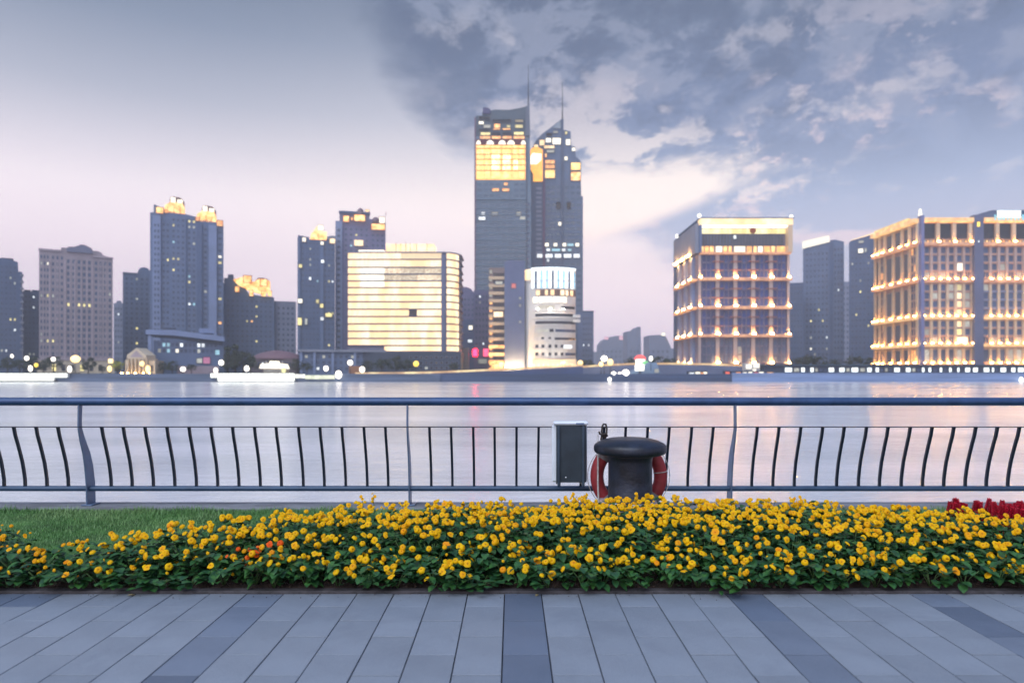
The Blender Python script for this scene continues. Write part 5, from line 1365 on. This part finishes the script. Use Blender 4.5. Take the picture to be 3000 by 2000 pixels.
# sign on the roof : white panel with blocky blue strokes
B.box('sign_board', 2911, 3030, 619, 648, -2.1, -1.52, wallm('sign_navy', (52, 84, 108)))
sw = glowm('sign_white', srgb(238, 252, 255), 1.7, .05, .4, .05); sbm = glowm('sign_blue', srgb(120, 216, 240), 1.0, .1)
B.box('sign_letter', 2912, 2955, 620, 640, -2.5, -2.12, sw); B.box('sign_letter', 2957, 2980, 620, 641, -2.5, -2.12, sw)
for x in (2904, 2914, 2921, 2929, 2940, 2950, 2962, 2972, 2984, 2990, 2998, 3008):
    B.box('sign_letter', x, x + 4, 632, 648, -2.48, -2.13, sbm)
for wi, (X0, X1, ncol) in enumerate([(2703, 2845, 6), (2875, 3070, 8.4)]):
    ncol = int(round(ncol)); cw = (X1 - X0) / ncol
    B.box('top_beam', X0, X1, 640, 651, -2.2, -.05, gold_glow)
    B.box('lit_soffit', X0, X1, 651.2, 653, -1.8, -.3, lit_gold)
    # top loggia
    nb_ = 3 if wi == 0 else 4; bw = (X1 - X0) / nb_
    for k in range(nb_):
        B.wpx(X0 + k * bw + 2, X0 + (k + 1) * bw - 11, 654, 702, glass_dark, -.15, w_g, 'window', .03)
        B.box('column', X0 + (k + 1) * bw - 11, X0 + (k + 1) * bw - 1, 653, 711, -1.2, -.05, stone_g)
        B.box('uplight', X0 + (k + 1) * bw - 9.5, X0 + (k + 1) * bw - 2.5, 708.4, 710.5, -2.2, -1.7, uplight)
        for q in range(4): B.wpx(X0 + k * bw + 3 + q * (bw - 14) / 4, X0 + k * bw + 3 + (q + .8) * (bw - 14) / 4, 704, 710, lit_gold if q % 2 else lit_d, -.2, brown, 'window', .1)
    tiers = [(721, 819, 4), (830, 927, 4), (937, 1007, 3), (1019, 1064, 1)]
    B.box('floor_ledge', X0, X1, 711, 720.5, -2.3, -.05, ledge_glow)
    for ti, (ya, yb, nr) in enumerate(tiers):
        if ti < 3: B.box('floor_ledge', X0, X1, yb, yb + 8.5, -1.9, -.05, ledge_glow if ti == 0 else gold_glow)
        for c in range(ncol + 1):
            x = X0 + c * cw; w = 7.5 if c not in (0, ncol) else 5
            c_ = B.box('column', max(X0, x - w / 2), min(X1, x + w / 2), ya, yb - .2, -.75, -.05, stone_g if ti else w_g)
            if c % 1 == 0 and not (c in (0,) and wi == 1):
                B.box('uplight', max(X0, x - w * .42), min(X1, x + w * .42), yb - 2.8, yb - .5, -1.75, -1.3, uplight, c_)
        for r in range(nr):
            ra, rb = ya + (yb - ya) * r / nr, ya + (yb - ya) * (r + 1) / nr
            if nr > 1 and r: B.box('transom', X0, X1, ra - 1.6, ra + 1.6, -.7, -.06, wallm('transom_rose', (190, 150, 136)) if not (wi == 1 and ti == 1) else w_pale)
            for c in range(ncol):
                x0, x1 = X0 + c * cw + 4, X0 + (c + 1) * cw - 4
                m = glass if random.random() > .14 else lit_d
                if wi == 0 and c == 4 and ti in (1, 2): m = random.choice([lit_cream, lit_y, lit_cream])
                if wi == 0 and c == 4 and ti == 0 and r == 2: m = lit_hot
                B.wpx(x0, x1, ra + 2.2, rb - 2.2, m, -.1, w_g, 'window', .07)
                if ti in (0, 2) and r == nr - 1: B.box('mullion', (x0 + x1) / 2 - .6, (x0 + x1) / 2 + .6, ra + 2.2, rb - 2.2, -.3, -.12, w_g)
B.wpx(2797, 2830, 987, 1006, lit_hot, -1.3, lit_gold, 'window', .05)
B.wpx(2799, 2817, 771, 795, lit_hot, -.9, w_g, 'window', .05)
# long glazed left flank
xl = B.X(2693)
fb = glass_dark
def side(name, d0, d1, y0, y1, m, out=.3, inn=.01):
    b = MB(); b.box(xl - out, xl - inn, D + d0, D + d1, B.Z(y1), B.Z(y0)); return b.build(name, m, B.t)
side('top_beam', 0, dep, 640, 652, gold_glow, 2.6); side('floor_ledge', 0, dep, 711, 720, ledge_glow, 2.0)
side('lit_roof_screen', 7, dep - 2, 630, 639.5, gold2, 1.5)
for ti, (ya, yb, nr) in enumerate([(653, 711, 1), (721, 819, 4), (830, 927, 4), (937, 1007, 3), (1019, 1064, 1)]):
    if ti in (1, 2, 3): side('floor_ledge', 0, dep, yb, yb + 8.5, ledge_glow if ti == 1 else gold_glow, 2.0)
    for q, d in enumerate([1, 7.5, 14, 22, 30, 35, 39.5]):
        side('column', d - .8, d + .8, ya, yb, stone_g if ti else w_cream, .8)
        side('uplight', d - .75, d + .75, yb - 2.7, yb - .6, uplight, 1.9, 1.45)
    for d0, d1, nn in [(8.6, 13.0, 1), (15, 21, 1), (2, 6.5, 2), (31, 34, 2), (36, 38.6, 1), (23, 29, 1)]:
        for q in range(nn):
            w = (d1 - d0) / nn
            for r in range(nr if nn > 1 else 1):
                kk = nr if nn > 1 else 1
                B.win(xl - .12, D + d0 + (q + .5) * w, B.Z(ya + (yb - ya) * (r + .5) / kk), w * .84, (yb - ya) / kk * .84 * D / F, glass_dark if nn == 1 else (glass if random.random() > .2 else lit_o), w_g, 'l', 'window', .06)
# ================================================================== WATERFRONT
# long waterfront hall at the right
B = Bld('waterfront_hall', 'long low dark waterfront hall with a row of white lit windows at the right shore', 'building', 2640, 309)
B.box('wall', 2240, 3080, 1071, None, 0, 8, w_dark); B.box('roof', 2236, 3084, 1067.5, 1071, -1, 9, wallm('hall_roof', (60, 84, 102)))
lw = [(2298, 2321), (2346, 2358), (2373, 2384), (2426, 2444), (2457, 2475), (2493, 2515), (2539, 2554), (2564, 2575), (2618, 2637), (2652, 2668), (2700, 2708), (2719, 2728), (2752, 2760), (2779, 2788), (2803, 2811), (2826, 2842), (2849, 2865), (2880, 2899), (2905, 2912), (2929, 2948), (2961, 2975), (2980, 3000), (3010, 3030)]
hw_ = glowm('hall_white', srgb(240, 252, 255), 1.8, .15, 1.5, .2)
for a, c in lw: B.wpx(a, c, 1076, 1090, hw_, -.05, w_dark, 'window', .06)
for (a, c), (e, f_) in zip(lw, lw[1:]):
    if e - c > 16:
        n = int((e - c) // 13)
        for k in range(n): B.wpx(c + 3 + k * (e - c - 4) / n, c + (k + 1) * (e - c - 4) / n, 1077, 1089, glass if (k + a) % 3 else lit_d, -.05, w_dark, 'window', .08)
for k in range(30): B.box('canopy_panel', 2250 + k * 27, 2275 + k * 27, 1091.4, 1092.6, -3.2, -.1, w_slate2)

# swept riverside road with lamp glow painted along its parapet as emission
def sweep(name, label, pts, y1s, D0, mwall, mlit, th=7.0):
    rd = thing(name, label, 'elevated road', (px(pts[0][0], D0), D0, 0))
    n = len(pts); b = MB(); vs = []
    for (x, yt), yb in zip(pts, y1s):
        X_ = px(x, D0); vs += [(X_, D0, pz(yt, D0)), (X_, D0, pz(yb, D0)), (X_, D0 + th, pz(yt, D0)), (X_, D0 + th, pz(yb, D0))]
    fs = []
    for i in range(n - 1):
        a, c = i * 4, i * 4 + 4
        fs += [(a + 1, c + 1, c, a), (a, c, c + 2, a + 2), (a + 2, c + 2, c + 3, a + 3), (a + 3, c + 3, c + 1, a + 1)]
    fs += [(0, 2, 3, 1), (n * 4 - 4, n * 4 - 3, n * 4 - 1, n * 4 - 2)]
    b.add(vs, fs, 0, False); b.build('deck', mwall, rd)
    b = MB(); vs = []
    for (x, yt) in pts:
        X_ = px(x, D0); z = pz(yt, D0); vs += [(X_, D0 - .12, z + .08), (X_, D0 - .12, z + .95), (X_, D0 + .1, z + .95), (X_, D0 + .1, z + .08)]
    fs = []
    for i in range(n - 1):
        a, c = i * 4, i * 4 + 4
        fs += [(a, c, c + 1, a + 1), (a + 1, c + 1, c + 2, a + 2), (a + 2, c + 2, c + 3, a + 3), (a + 3, c + 3, c, a)]
    b.add(vs, fs); b.build('lit_parapet', mlit, rd)
    return rd
road_m = wallm('road_side', (72, 86, 122))
litr = glowm('lit_parapet', srgb(236, 176, 104), .85, .05, .12, .6, hot=srgb(255, 226, 160), stretch=(1, 1, 1))
sweep('elevated_road', 'curved elevated riverside road with an orange-lit parapet sweeping up below the white floodlit office',
      [(1040, 1097), (1150, 1096), (1270, 1094), (1340, 1091), (1430, 1087), (1520, 1083), (1610, 1078), (1690, 1073.5), (1708, 1074)], [1108, 1108, 1108, 1109, 1110, 1110, 1110, 1111, 1112], 303.0, road_m, litr)
sweep('elevated_road', 'straight elevated road with an orange-lit parapet passing before the left gold-lit office',
      [(1700, 1078), (1760, 1073), (1850, 1069), (1960, 1068), (2080, 1070), (2170, 1073), (2260, 1074), (2300, 1078)], [1098, 1098, 1098, 1098, 1098, 1097, 1096, 1096], 318.0, wallm('road_side_pale', (112, 122, 152)), litr)
for x, D_ in [(1100, 306), (1200, 306), (1300, 306), (1420, 306), (1560, 306)]:
    pass

# tent-roofed terminal on the bank
B = Bld('ferry_terminal', 'grey-blue tent-roofed ferry terminal on the bank in the middle of the gap', 'building', 1905, 304)
x0, x1, xm = B.X(1832), B.X(1976), B.X(1904)
b = MB(); zt_, zm, zb0 = B.Z(1061), B.Z(1085), B.Z(1112)
b.add([(x0, 304, zb0), (x1, 304, zb0), (x1, 318, zb0), (x0, 318, zb0), (x0 + 3, 305, zm - 1), (x1 - 6, 305, zm - 1), (x1 - 6, 316, zm - 1), (x0 + 3, 316, zm - 1), (xm - 1.5, 309, zt_), (xm + 4, 309, zt_), (xm + 4, 312, zt_), (xm - 1.5, 312, zt_)],
      [(0, 1, 5, 4), (1, 2, 6, 5), (2, 3, 7, 6), (3, 0, 4, 7), (4, 5, 9, 8), (5, 6, 10, 9), (6, 7, 11, 10), (7, 4, 8, 11), (8, 9, 10, 11)])
b.build('tent_roof', wallm('tent_fabric', (112, 134, 160)), B.t)
B.box('base', 1836, 1972, 1108, 1116, .4, 14, w_slate2, None)
for (a, c, y0, y1, m) in [(1916, 1931, 1079, 1092, lit_d), (1868, 1880, 1101, 1109, lit_d)]: B.wpx(a, c, y0, y1, m, -.15, w_slate, 'window')
B.prism('lit_gable', [(1957, 1114), (1966, 1096), (1975, 1114)], -.5, -.2, lit_w)
# tall coloured light sign
B = Bld('light_sign', 'tall neon sign, red dome over white panel with a green edge, beside the tent-roofed terminal', 'sign', 1876, 302)
r_ = 17 * 302 / F
b = MB(); b.prism_xz([(B.X(1876) + r_ * math.cos(a), B.Z(1052) + r_ * .75 * math.sin(a)) for a in [PI * k / 10 for k in range(11)]], 302, 303.2); b.build('red_dome', glowm('neon_red', srgb(255, 40, 44), 1.5, .03), B.t)
B.box('white_panel', 1863, 1890, 1052, 1068, 0, 1.2, glowm('neon_white', srgb(255, 252, 240), 1.8, .03)); B.box('white_panel', 1861, 1888, 1069, 1086, .1, 1.1, glowm('neon_white', srgb(255, 252, 240), 1.8, .03))
B.prism('green_edge', [(1881, 1060), (1896, 1056), (1899, 1061), (1888, 1067), (1880, 1064)], -.4, -.01, glowm('neon_green', srgb(30, 190, 96), 1.2, .03))
B.box('post', 1873, 1878, 1086, 1100, .3, .9, steel_d)

# boats
hull_m = mat('boat_hull', srgb(46, 52, 64), .5, var=.1, nscale=.5)
boat_l = glowm('boat_white', srgb(250, 255, 246), 2.1, .06, .5, .06)
def boat(label, x0, x1, xlow0, xlow1, y0, ym, y1, D_, ext=()):
    B = Bld('lit_boat', label, 'boat', (x0 + x1) / 2, D_, None, WZ)
    hl = [(xlow0 - 6, y1 - 1), (xlow0 + 3, y1 + 3), (xlow1 - 3, y1 + 3), (xlow1 + 6, y1 - 1)]
    B.prism('hull', hl, 0, 8, hull_m)
    B.box('roof', x0 - 3, x1 + 3, y0 - 2.2, y0 - .3, -.6, 8.5, hull_m)
    B.box('cabin', x0, x1, y0, ym, .3, 8, w_white); B.box('cabin', xlow0, xlow1, ym, y1, .3, 8, w_white)
    for (a, c, ya, yb) in ((x0, x1, y0, ym), (xlow0, xlow1, ym, y1)):
        n = max(2, int(round((c - a) / 13)))
        for k in range(n): B.wpx(a + (c - a) * k / n, a + (c - a) * (k + 1) / n, ya, yb, boat_l, 0.1, boat_l, 'window', .02, .6)
    for (a, c, ya, yb, m) in ext:
        n = max(1, int((c - a) / 14))
        B.box('deck', a, c, ya, yb, 1.2, 7, w_white)
        for k in range(n): B.wpx(a + (c - a) * k / n, a + (c - a) * (k + 1) / n, ya, yb, m, 1.1, m, 'window', .02, .4)
    return B
boat('long brightly lit white boat moored at the left edge of the photo', -90, 196, -90, 157, 1093.5, 1105, 1115.5, 298)
bm_dim = glowm('boat_dim', srgb(240, 248, 216), 1.0, .2, .8, .3)
boat('longest brightly lit white boat moored below the domed hall', 617, 862, 638, 862, 1093.5, 1105.5, 1116.5, 298, [(863, 891, 1096, 1107, glowm('boat_mid', srgb(250, 252, 240), 1.5, .1)), (892, 978, 1099, 1110, bm_dim)])
B = Bld('lit_pavilion', 'glowing white shore pavilion with a small turret above the longest lit boat', 'pavilion', 797, 304)
B.box('wall', 770, 832, 1082, None, 1, 7, w_cream)
B.prism('lit_roof', [(758, 1079), (762, 1066), (788, 1064), (788, 1057), (803, 1057), (804, 1064), (828, 1066), (834, 1080)], .5, 7, lit_hot)
B.prism('side_light', [(824, 1080), (833, 1076), (837, 1086), (834, 1092), (826, 1090)], 0, .45, glowm('lit_lemon', srgb(250, 246, 170), 1.2, .05))
B.grid(772, 822, 1082, 1090, 8, 1, .7, .7, lit_d, d=.98)
for x in (774, 790, 806, 822): B.box('mast', x, x + 1, 1056, 1064, 2, 2.3, w_white)

# street lamps
def lamp_kind(nm, r, z_r, arm, m, sx=1.0, sz=1.0):
    pass
LB = {}
def lamp(label, x, y, r, D_, m=ramp_l, sz=1.0, sq=False):
    """post with a globe or box lantern; the lantern centre is at (x, y)"""
    X_, Z_ = px(x, D_), pz(y, D_); rr_ = r * D_ / F; base = 0 if D_ > 301 else WZ + 1.4
    t = thing('street_lamp', label, 'street lamp', (X_, D_, base), 'lamps along the far waterfront')
    b = MB(); b.tube([(X_, D_, base), (X_, D_, Z_ - rr_ * sz * .8)], [.16, .09], 6); b.lathe([(.35, base), (.3, base + .35), (.12, base + .5)], X_, D_, 8); b.build('post', steel_d, t)
    b = MB()
    if sq: b.bbox(X_ - rr_, X_ + rr_, D_ - rr_, D_ + rr_, Z_ - rr_ * sz, Z_ + rr_ * sz, rr_ * .3)
    else: b.lathe([(rr_ * max(.01, math.sin(PI * k / 10)), Z_ - rr_ * sz * math.cos(PI * k / 10)) for k in range(11)], X_, D_, 14)
    ln_ = b.build('lantern', m, t)
    b = MB(); b.lathe([(rr_ * .35, Z_ + rr_ * sz * .98), (rr_ * .3, Z_ + rr_ * sz * 1.08), (.02, Z_ + rr_ * sz * 1.18)], X_, D_, 8); b.build('cap', steel_d, ln_)
    return t
LAMPS = [
 ('small white lamp low before the left-edge tower', 35, 1043, 4, 330, ramp_l, 1.4, False), ('white globe lamp before the dark trees at the far left', 78, 1049, 6, 318, ramp_l, 1.1, False),
 ('tall oval white lamp above the left lit boat', 89, 1079, 5.5, 306, ramp_l, 1.6, False), ('yellow-green lamp right above the left lit boat', 106, 1069, 5.2, 312, ramp_yl, 1.15, False),
 ('white globe lamp at the left foot of the beige building', 156, 1052, 5.8, 318, ramp_l, 1.05, False), ('largest warm lamp glowing at the centre foot of the beige building', 221, 1051, 12.5, 314, ramp_w, .85, False),
 ('tall oval white lamp at the right end of the left lit boat', 204, 1081, 5.5, 306, ramp_l, 1.8, False), ('square white lantern at the right foot of the beige building', 324, 1057, 5, 318, ramp_w, 1.2, True),
 ('oval warm lamp below the square lantern', 321, 1080, 6, 306, ramp_w, 1.6, False), ('round warm lamp before the classical house', 416, 1065, 6.5, 309, ramp_w, 1.15, False),
 ('tall oval warm lamp at the right of the classical house', 433, 1081, 6.5, 305, ramp_w, 1.7, False), ('white globe lamp before the terrace of the exhibition hall', 536, 1081, 7.3, 306, ramp_l, 1.0, False),
 ('higher white globe lamp at the right end of the exhibition hall', 648, 1062, 7.3, 312, ramp_l, 1.1, False), ('oval lamp over the left bow of the longest lit boat', 632, 1085, 6, 306, ramp_l, 1.4, False),
 ('oval white lamp left of the domed hall above the longest boat', 723, 1079, 7.2, 306, ramp_l, 1.2, False), ('white lamp at the left front of the grey waterfront block', 955, 1079, 7.2, 308, ramp_l, 1.1, False),
 ('big oval white lamp at the right end of the longest boat', 992, 1097, 9.5, 299, ramp_l, 1.25, False), ('white globe lamp on a brown-lit post before the grey waterfront block', 1026, 1062, 8, 310, ramp_l, 1.0, False),
 ('white globe lamp right of the brown-lit post', 1061, 1082, 8, 306, ramp_l, 1.1, False), ('yellow globe lamp under the cream-lit office', 1219, 1065, 8.2, 308, ramp_yl, 1.0, False),
 ('white lamp at the right foot of the white floodlit office', 1770, 1050, 9.5, 316, ramp_l, .9, False), ('warm lamp just right of the highest lamp in the gap', 1788, 1060, 8.5, 314, ramp_w, 1.1, False), ('small warm lamp lowest of the three in the gap', 1761, 1066, 6.5, 312, ramp_w, 1.1, False),
 ('white globe lamp left of a bigger one at the water in the gap', 1798, 1097, 8.5, 301.5, ramp_l, 1.05, False), ('biggest white globe lamp at the water in the gap', 1833, 1093, 11, 301.5, ramp_l, 1.0, False), ('slim white lamp between two globes at the water in the gap', 1815, 1096, 4.5, 301.5, ramp_l, 1.5, False),
 ('small white lamp at the waterline in the gap', 1786, 1111, 5.5, 299.5, ramp_l, 1.1, False), ('cool white lamp right beside the neon sign', 1907, 1050, 5.5, 306, ramp_l, 1.4, False),
 ('warm bulb lamp by the foot of the banded ochre wing', 1469, 1067, 7.5, 312, ramp_w, 1.0, False), ('warm yellow lamp at the door of the white floodlit office', 1650, 1063, 6.5, 308, ramp_w, 1.0, False), ('white lamp past the right foot of the white floodlit office', 1700, 1062, 8, 312, ramp_w, .85, False),
 ('white lamp at the far right end of the pale embankment wall', 2992, 1112, 5.5, 298.8, ramp_l, 1.4, False), ('small square white lantern on the left embankment', 278, 1105, 5, 301, ramp_l, 1.1, True)]
for L in LAMPS: lamp(*L)
# row of small shop lights under the left gold-lit office
red_ = glowm('stall_red', srgb(240, 80, 40), 1.3, .05); ora = glowm('stall_orange', srgb(250, 150, 40), 1.4, .05)
SH = [(2026, 9, 6, lit_w, 'pale'), (2044, 8, 8, lit_hot, 'white'), (2057, 5, 6, ora, 'orange'), (2065, 7, 8, lit_hot, 'bright white'), (2131, 7, 8, red_, 'red'), (2148, 6, 6, glass, 'unlit blue'), (2163, 8, 7, ora, 'orange'), (2182, 7, 7, lit_hot, 'white'), (2198, 7, 8, lit_hot, 'white'), (2214, 7, 6, red_, 'red'), (2230, 8, 8, lit_hot, 'bright white'), (2256, 11, 6, lit_gold, 'gold')]
for i, (x, hw, hh, m, c) in enumerate(SH):
    nb = ['furthest left', 'second from the left', 'third from the left', 'fourth from the left', 'fifth from the left', 'sixth from the left', 'seventh from the left', 'eighth from the left', 'ninth from the left', 'tenth from the left', 'second from the right', 'furthest right'][i]
    B = Bld('waterfront_kiosk', f'{c} kiosk on the far bank, {nb} of the kiosk row', 'kiosk', x, 303, 'kiosks in the row on the bank')
    B.box('wall', x - hw - 1, x + hw + 1, 1096 - hh - 2, 1106, 0, 2.5, w_dark)
    B.box('roof', x - hw - 2, x + hw + 2, 1096 - hh - 3.2, 1096 - hh - 2, -.5, 2.8, w_slate2)
    B.wpx(x - hw, x + hw, 1096 - hh, 1096 + hh, m, -.05, w_dark, 'window', .06)
B = Bld('lit_kiosk', 'brightly lit white kiosk with a short mast under the left gold-lit office', 'kiosk', 2205, 312)
B.box('wall', 2183, 2227, 1064, None, 0, 4, w_white); B.wpx(2184, 2203, 1066, 1081, lit_hot, -.05, w_white); B.wpx(2205, 2226, 1063, 1078, lit_hot, -.05, w_white); B.wpx(2203, 2216, 1080, 1092, lit_hot, -.1, w_white)

# ---- trees on the far bank
tl = bpy.data.materials.new('far_foliage'); tl.use_nodes = True
g = NG(tl.node_tree); bs = tl.node_tree.nodes['Principled BSDF']; tcn = g.n('ShaderNodeTexCoord'); oi = g.n('ShaderNodeObjectInfo')
nA = g.noise(tcn.outputs['Object'], 1.2, 4, .6)
c = g.mix(g.sstep(nA, .35, .65), (.025, .045, .035, 1), (.065, .09, .055, 1)); c = g.mix(g.m('MULTIPLY', oi.outputs['Random'], .5), c, (.05, .055, .04, 1))
g.put(bs.inputs['Base Color'], c); bs.inputs['Roughness'].default_value = .9
bark = mat('bark', (.07, .055, .045), .9, nscale=3)
def tree_mesh(seed, shape):
    rg = random.Random(seed); b = MB()
    b.tube([(0, 0, 0), (.02, 0, .25), (-.01, .01, .5), (0, 0, .8)], [.035, .028, .02, .008], 7)
    tips = []
    for k in range(9):
        a = rg.uniform(0, 2 * PI); z = rg.uniform(.22, .6); L = rg.uniform(.18, .34) * (1 if shape == 'round' else .55)
        e = (math.cos(a) * L, math.sin(a) * L, z + rg.uniform(.1, .25)); tips.append(e)
        b.tube([(0, 0, z), (e[0] * .5, e[1] * .5, z + .06), e], [.014, .01, .004], 4)
    me1 = b.mesh('trunk', bark)
    b = MB(); cl = []
    for k in range(22):
        a = rg.uniform(0, 2 * PI); t = rg.random()
        if shape == 'round': z = .32 + .62 * t; rr2 = .42 * math.sqrt(max(.05, 1 - ((t - .42) / .62) ** 2)) * rg.uniform(.3, 1)
        else: z = .18 + .8 * t; rr2 = .20 * (1 - t * .85) * rg.uniform(.3, 1)
        cl.append((math.cos(a) * rr2, math.sin(a) * rr2, z, rg.uniform(.09, .17) * (1 if shape == 'round' else .6)))
    for (x, y, z, r) in cl:
        for q in range(34):
            v = Vector((rg.gauss(0, 1), rg.gauss(0, 1), rg.gauss(0, .8))).normalized() * r * rg.uniform(.55, 1.05)
            c_ = Vector((x, y, z)) + v; s_ = rg.uniform(.018, .036)
            m_ = Euler((rg.random() * 6, rg.random() * 6, rg.random() * 6)).to_matrix()
            b.add([c_ + m_ @ Vector(w) * s_ for w in ((-1, -.6, 0), (1, -.5, .2), (.7, .8, 0), (-.8, .7, -.2))], [(0, 1, 2, 3)])
    return me1, b.mesh('crown', tl)
TM = [tree_mesh(s, sh) for s, sh in ((1, 'round'), (2, 'round'), (3, 'round'), (4, 'tall'))]
TREES = [(22, 1046, 1, 'far left before the left-edge tower'), (58, 1052, 0, 'far left right of the first shore tree'), (98, 1046, 2, 'under the low blue-grey block'), (128, 1056, 1, 'left corner of the beige building'), (158, 1044, 0, 'before the left part of the beige building'), (258, 1048, 2, 'dark round-topped one before the centre of the beige building'),
         (300, 1072, 0, 'small one before the right part of the beige building'), (345, 1058, 3, 'narrow one between beige building and classical house'), (478, 1060, 1, 'left foot of the exhibition hall'), (505, 1058, 2, 'before the exhibition hall windows'), (560, 1066, 0, 'small one before the hall terrace'),
         (668, 1018, 3, 'tall dark narrow one right of the exhibition hall'), (690, 1012, 3, 'tallest dark conifer behind the longest boat'), (712, 1028, 0, 'broad dark one left of the domed hall'), (735, 1046, 1, 'left flank of the domed hall'), (868, 1052, 2, 'right end of the domed hall'), (900, 1062, 0, 'small one before the grey waterfront block'),
         (1078, 1056, 1, 'dark one between waterfront block and podium'), (1118, 1050, 0, 'left of the office podium'), (1160, 1044, 2, 'broad dark one before the office podium'), (1196, 1052, 1, 'right of the broad one before the podium'), (1330, 1062, 0, 'right end of the office podium'),
         (1722, 1052, 0, 'left one in the gap right of the towers'), (1850, 1048, 1, 'behind the neon sign'), (1925, 1046, 2, 'behind the tent-roofed terminal'), (1965, 1048, 0, 'left foot of the left gold-lit office'), (2335, 1048, 1, 'right foot of the left gold-lit office'), (2365, 1040, 0, 'behind the waterfront hall below the white-panelled tower'),
         (2400, 1046, 2, 'second one below the white-panelled tower'), (2445, 1052, 1, 'between the two slanted-roof towers'), (2500, 1042, 0, 'below the slate tower left of the right office'), (2540, 1048, 2, 'left foot of the right gold-lit office'), (-40, 1050, 0, 'just outside the left edge')]
for x, y, k, lab in TREES:
    D_ = 326.0 if not (1700 < x < 2000) else 335.0
    if 640 < x < 760: D_ = 324.0
    if 1050 < x < 1340: D_ = 330.0
    h = pz(y, D_)
    t = thing('shore_tree', 'dark tree on the far bank, ' + lab, 'tree', (px(x, D_), D_, 0), 'trees on the far bank', local=True)
    for me_, nm in zip(TM[k], ('trunk', 'crown')):
        o = bpy.data.objects.new(nm, me_); COL.objects.link(o); o.parent = t
    t.scale = (h * (1.25 if k != 3 else 1.3), h * 1.1, h); t.rotation_euler = (0, 0, random.random() * 6)
yt_ = thing('lit_tree', 'small tree lit yellow-green beside the oval warm lamp on the left bank', 'tree', (px(344, 308), 308, 0), local=True)
for me_, nm in zip(TM[0], ('trunk', 'crown')):
    o = bpy.data.objects.new(nm, me_.copy() if nm == 'crown' else me_); COL.objects.link(o); o.parent = yt_
    if nm == 'crown': o.data.materials[0] = mat('lit_leaves', (.42, .44, .06), .8, var=.4, nscale=3)
yt_.scale = (6, 5, pz(1057, 308))
t = thing('brown_pylon', 'short brown lamp-lit pylon under the white globe lamp before the grey waterfront block', 'pylon', (px(1036, 313), 313, 0))
b = MB(); b.bbox(px(1022, 313), px(1054, 313), 313, 316, 0, pz(1072, 313), .1); b.build('shaft', wallm('pylon_brown', (150, 108, 84)), t)

# ---- air
hz = bpy.data.materials.new('haze'); hz.use_nodes = True
t = hz.node_tree; t.nodes.remove(t.nodes['Principled BSDF'])
pv = t.nodes.new('ShaderNodeVolumePrincipled'); pv.inputs['Color'].default_value = (.93, .95, 1.0, 1); pv.inputs['Density'].default_value = HAZE
pv.inputs['Anisotropy'].default_value = 0.0
t.links.new(pv.outputs[0], t.nodes['Material Output'].inputs['Volume'])
b = MB(); b.box(-1300, 1300, -60, 1450, WZ - 3.5, 232)
h_ = b.build('haze', hz, kind='stuff')
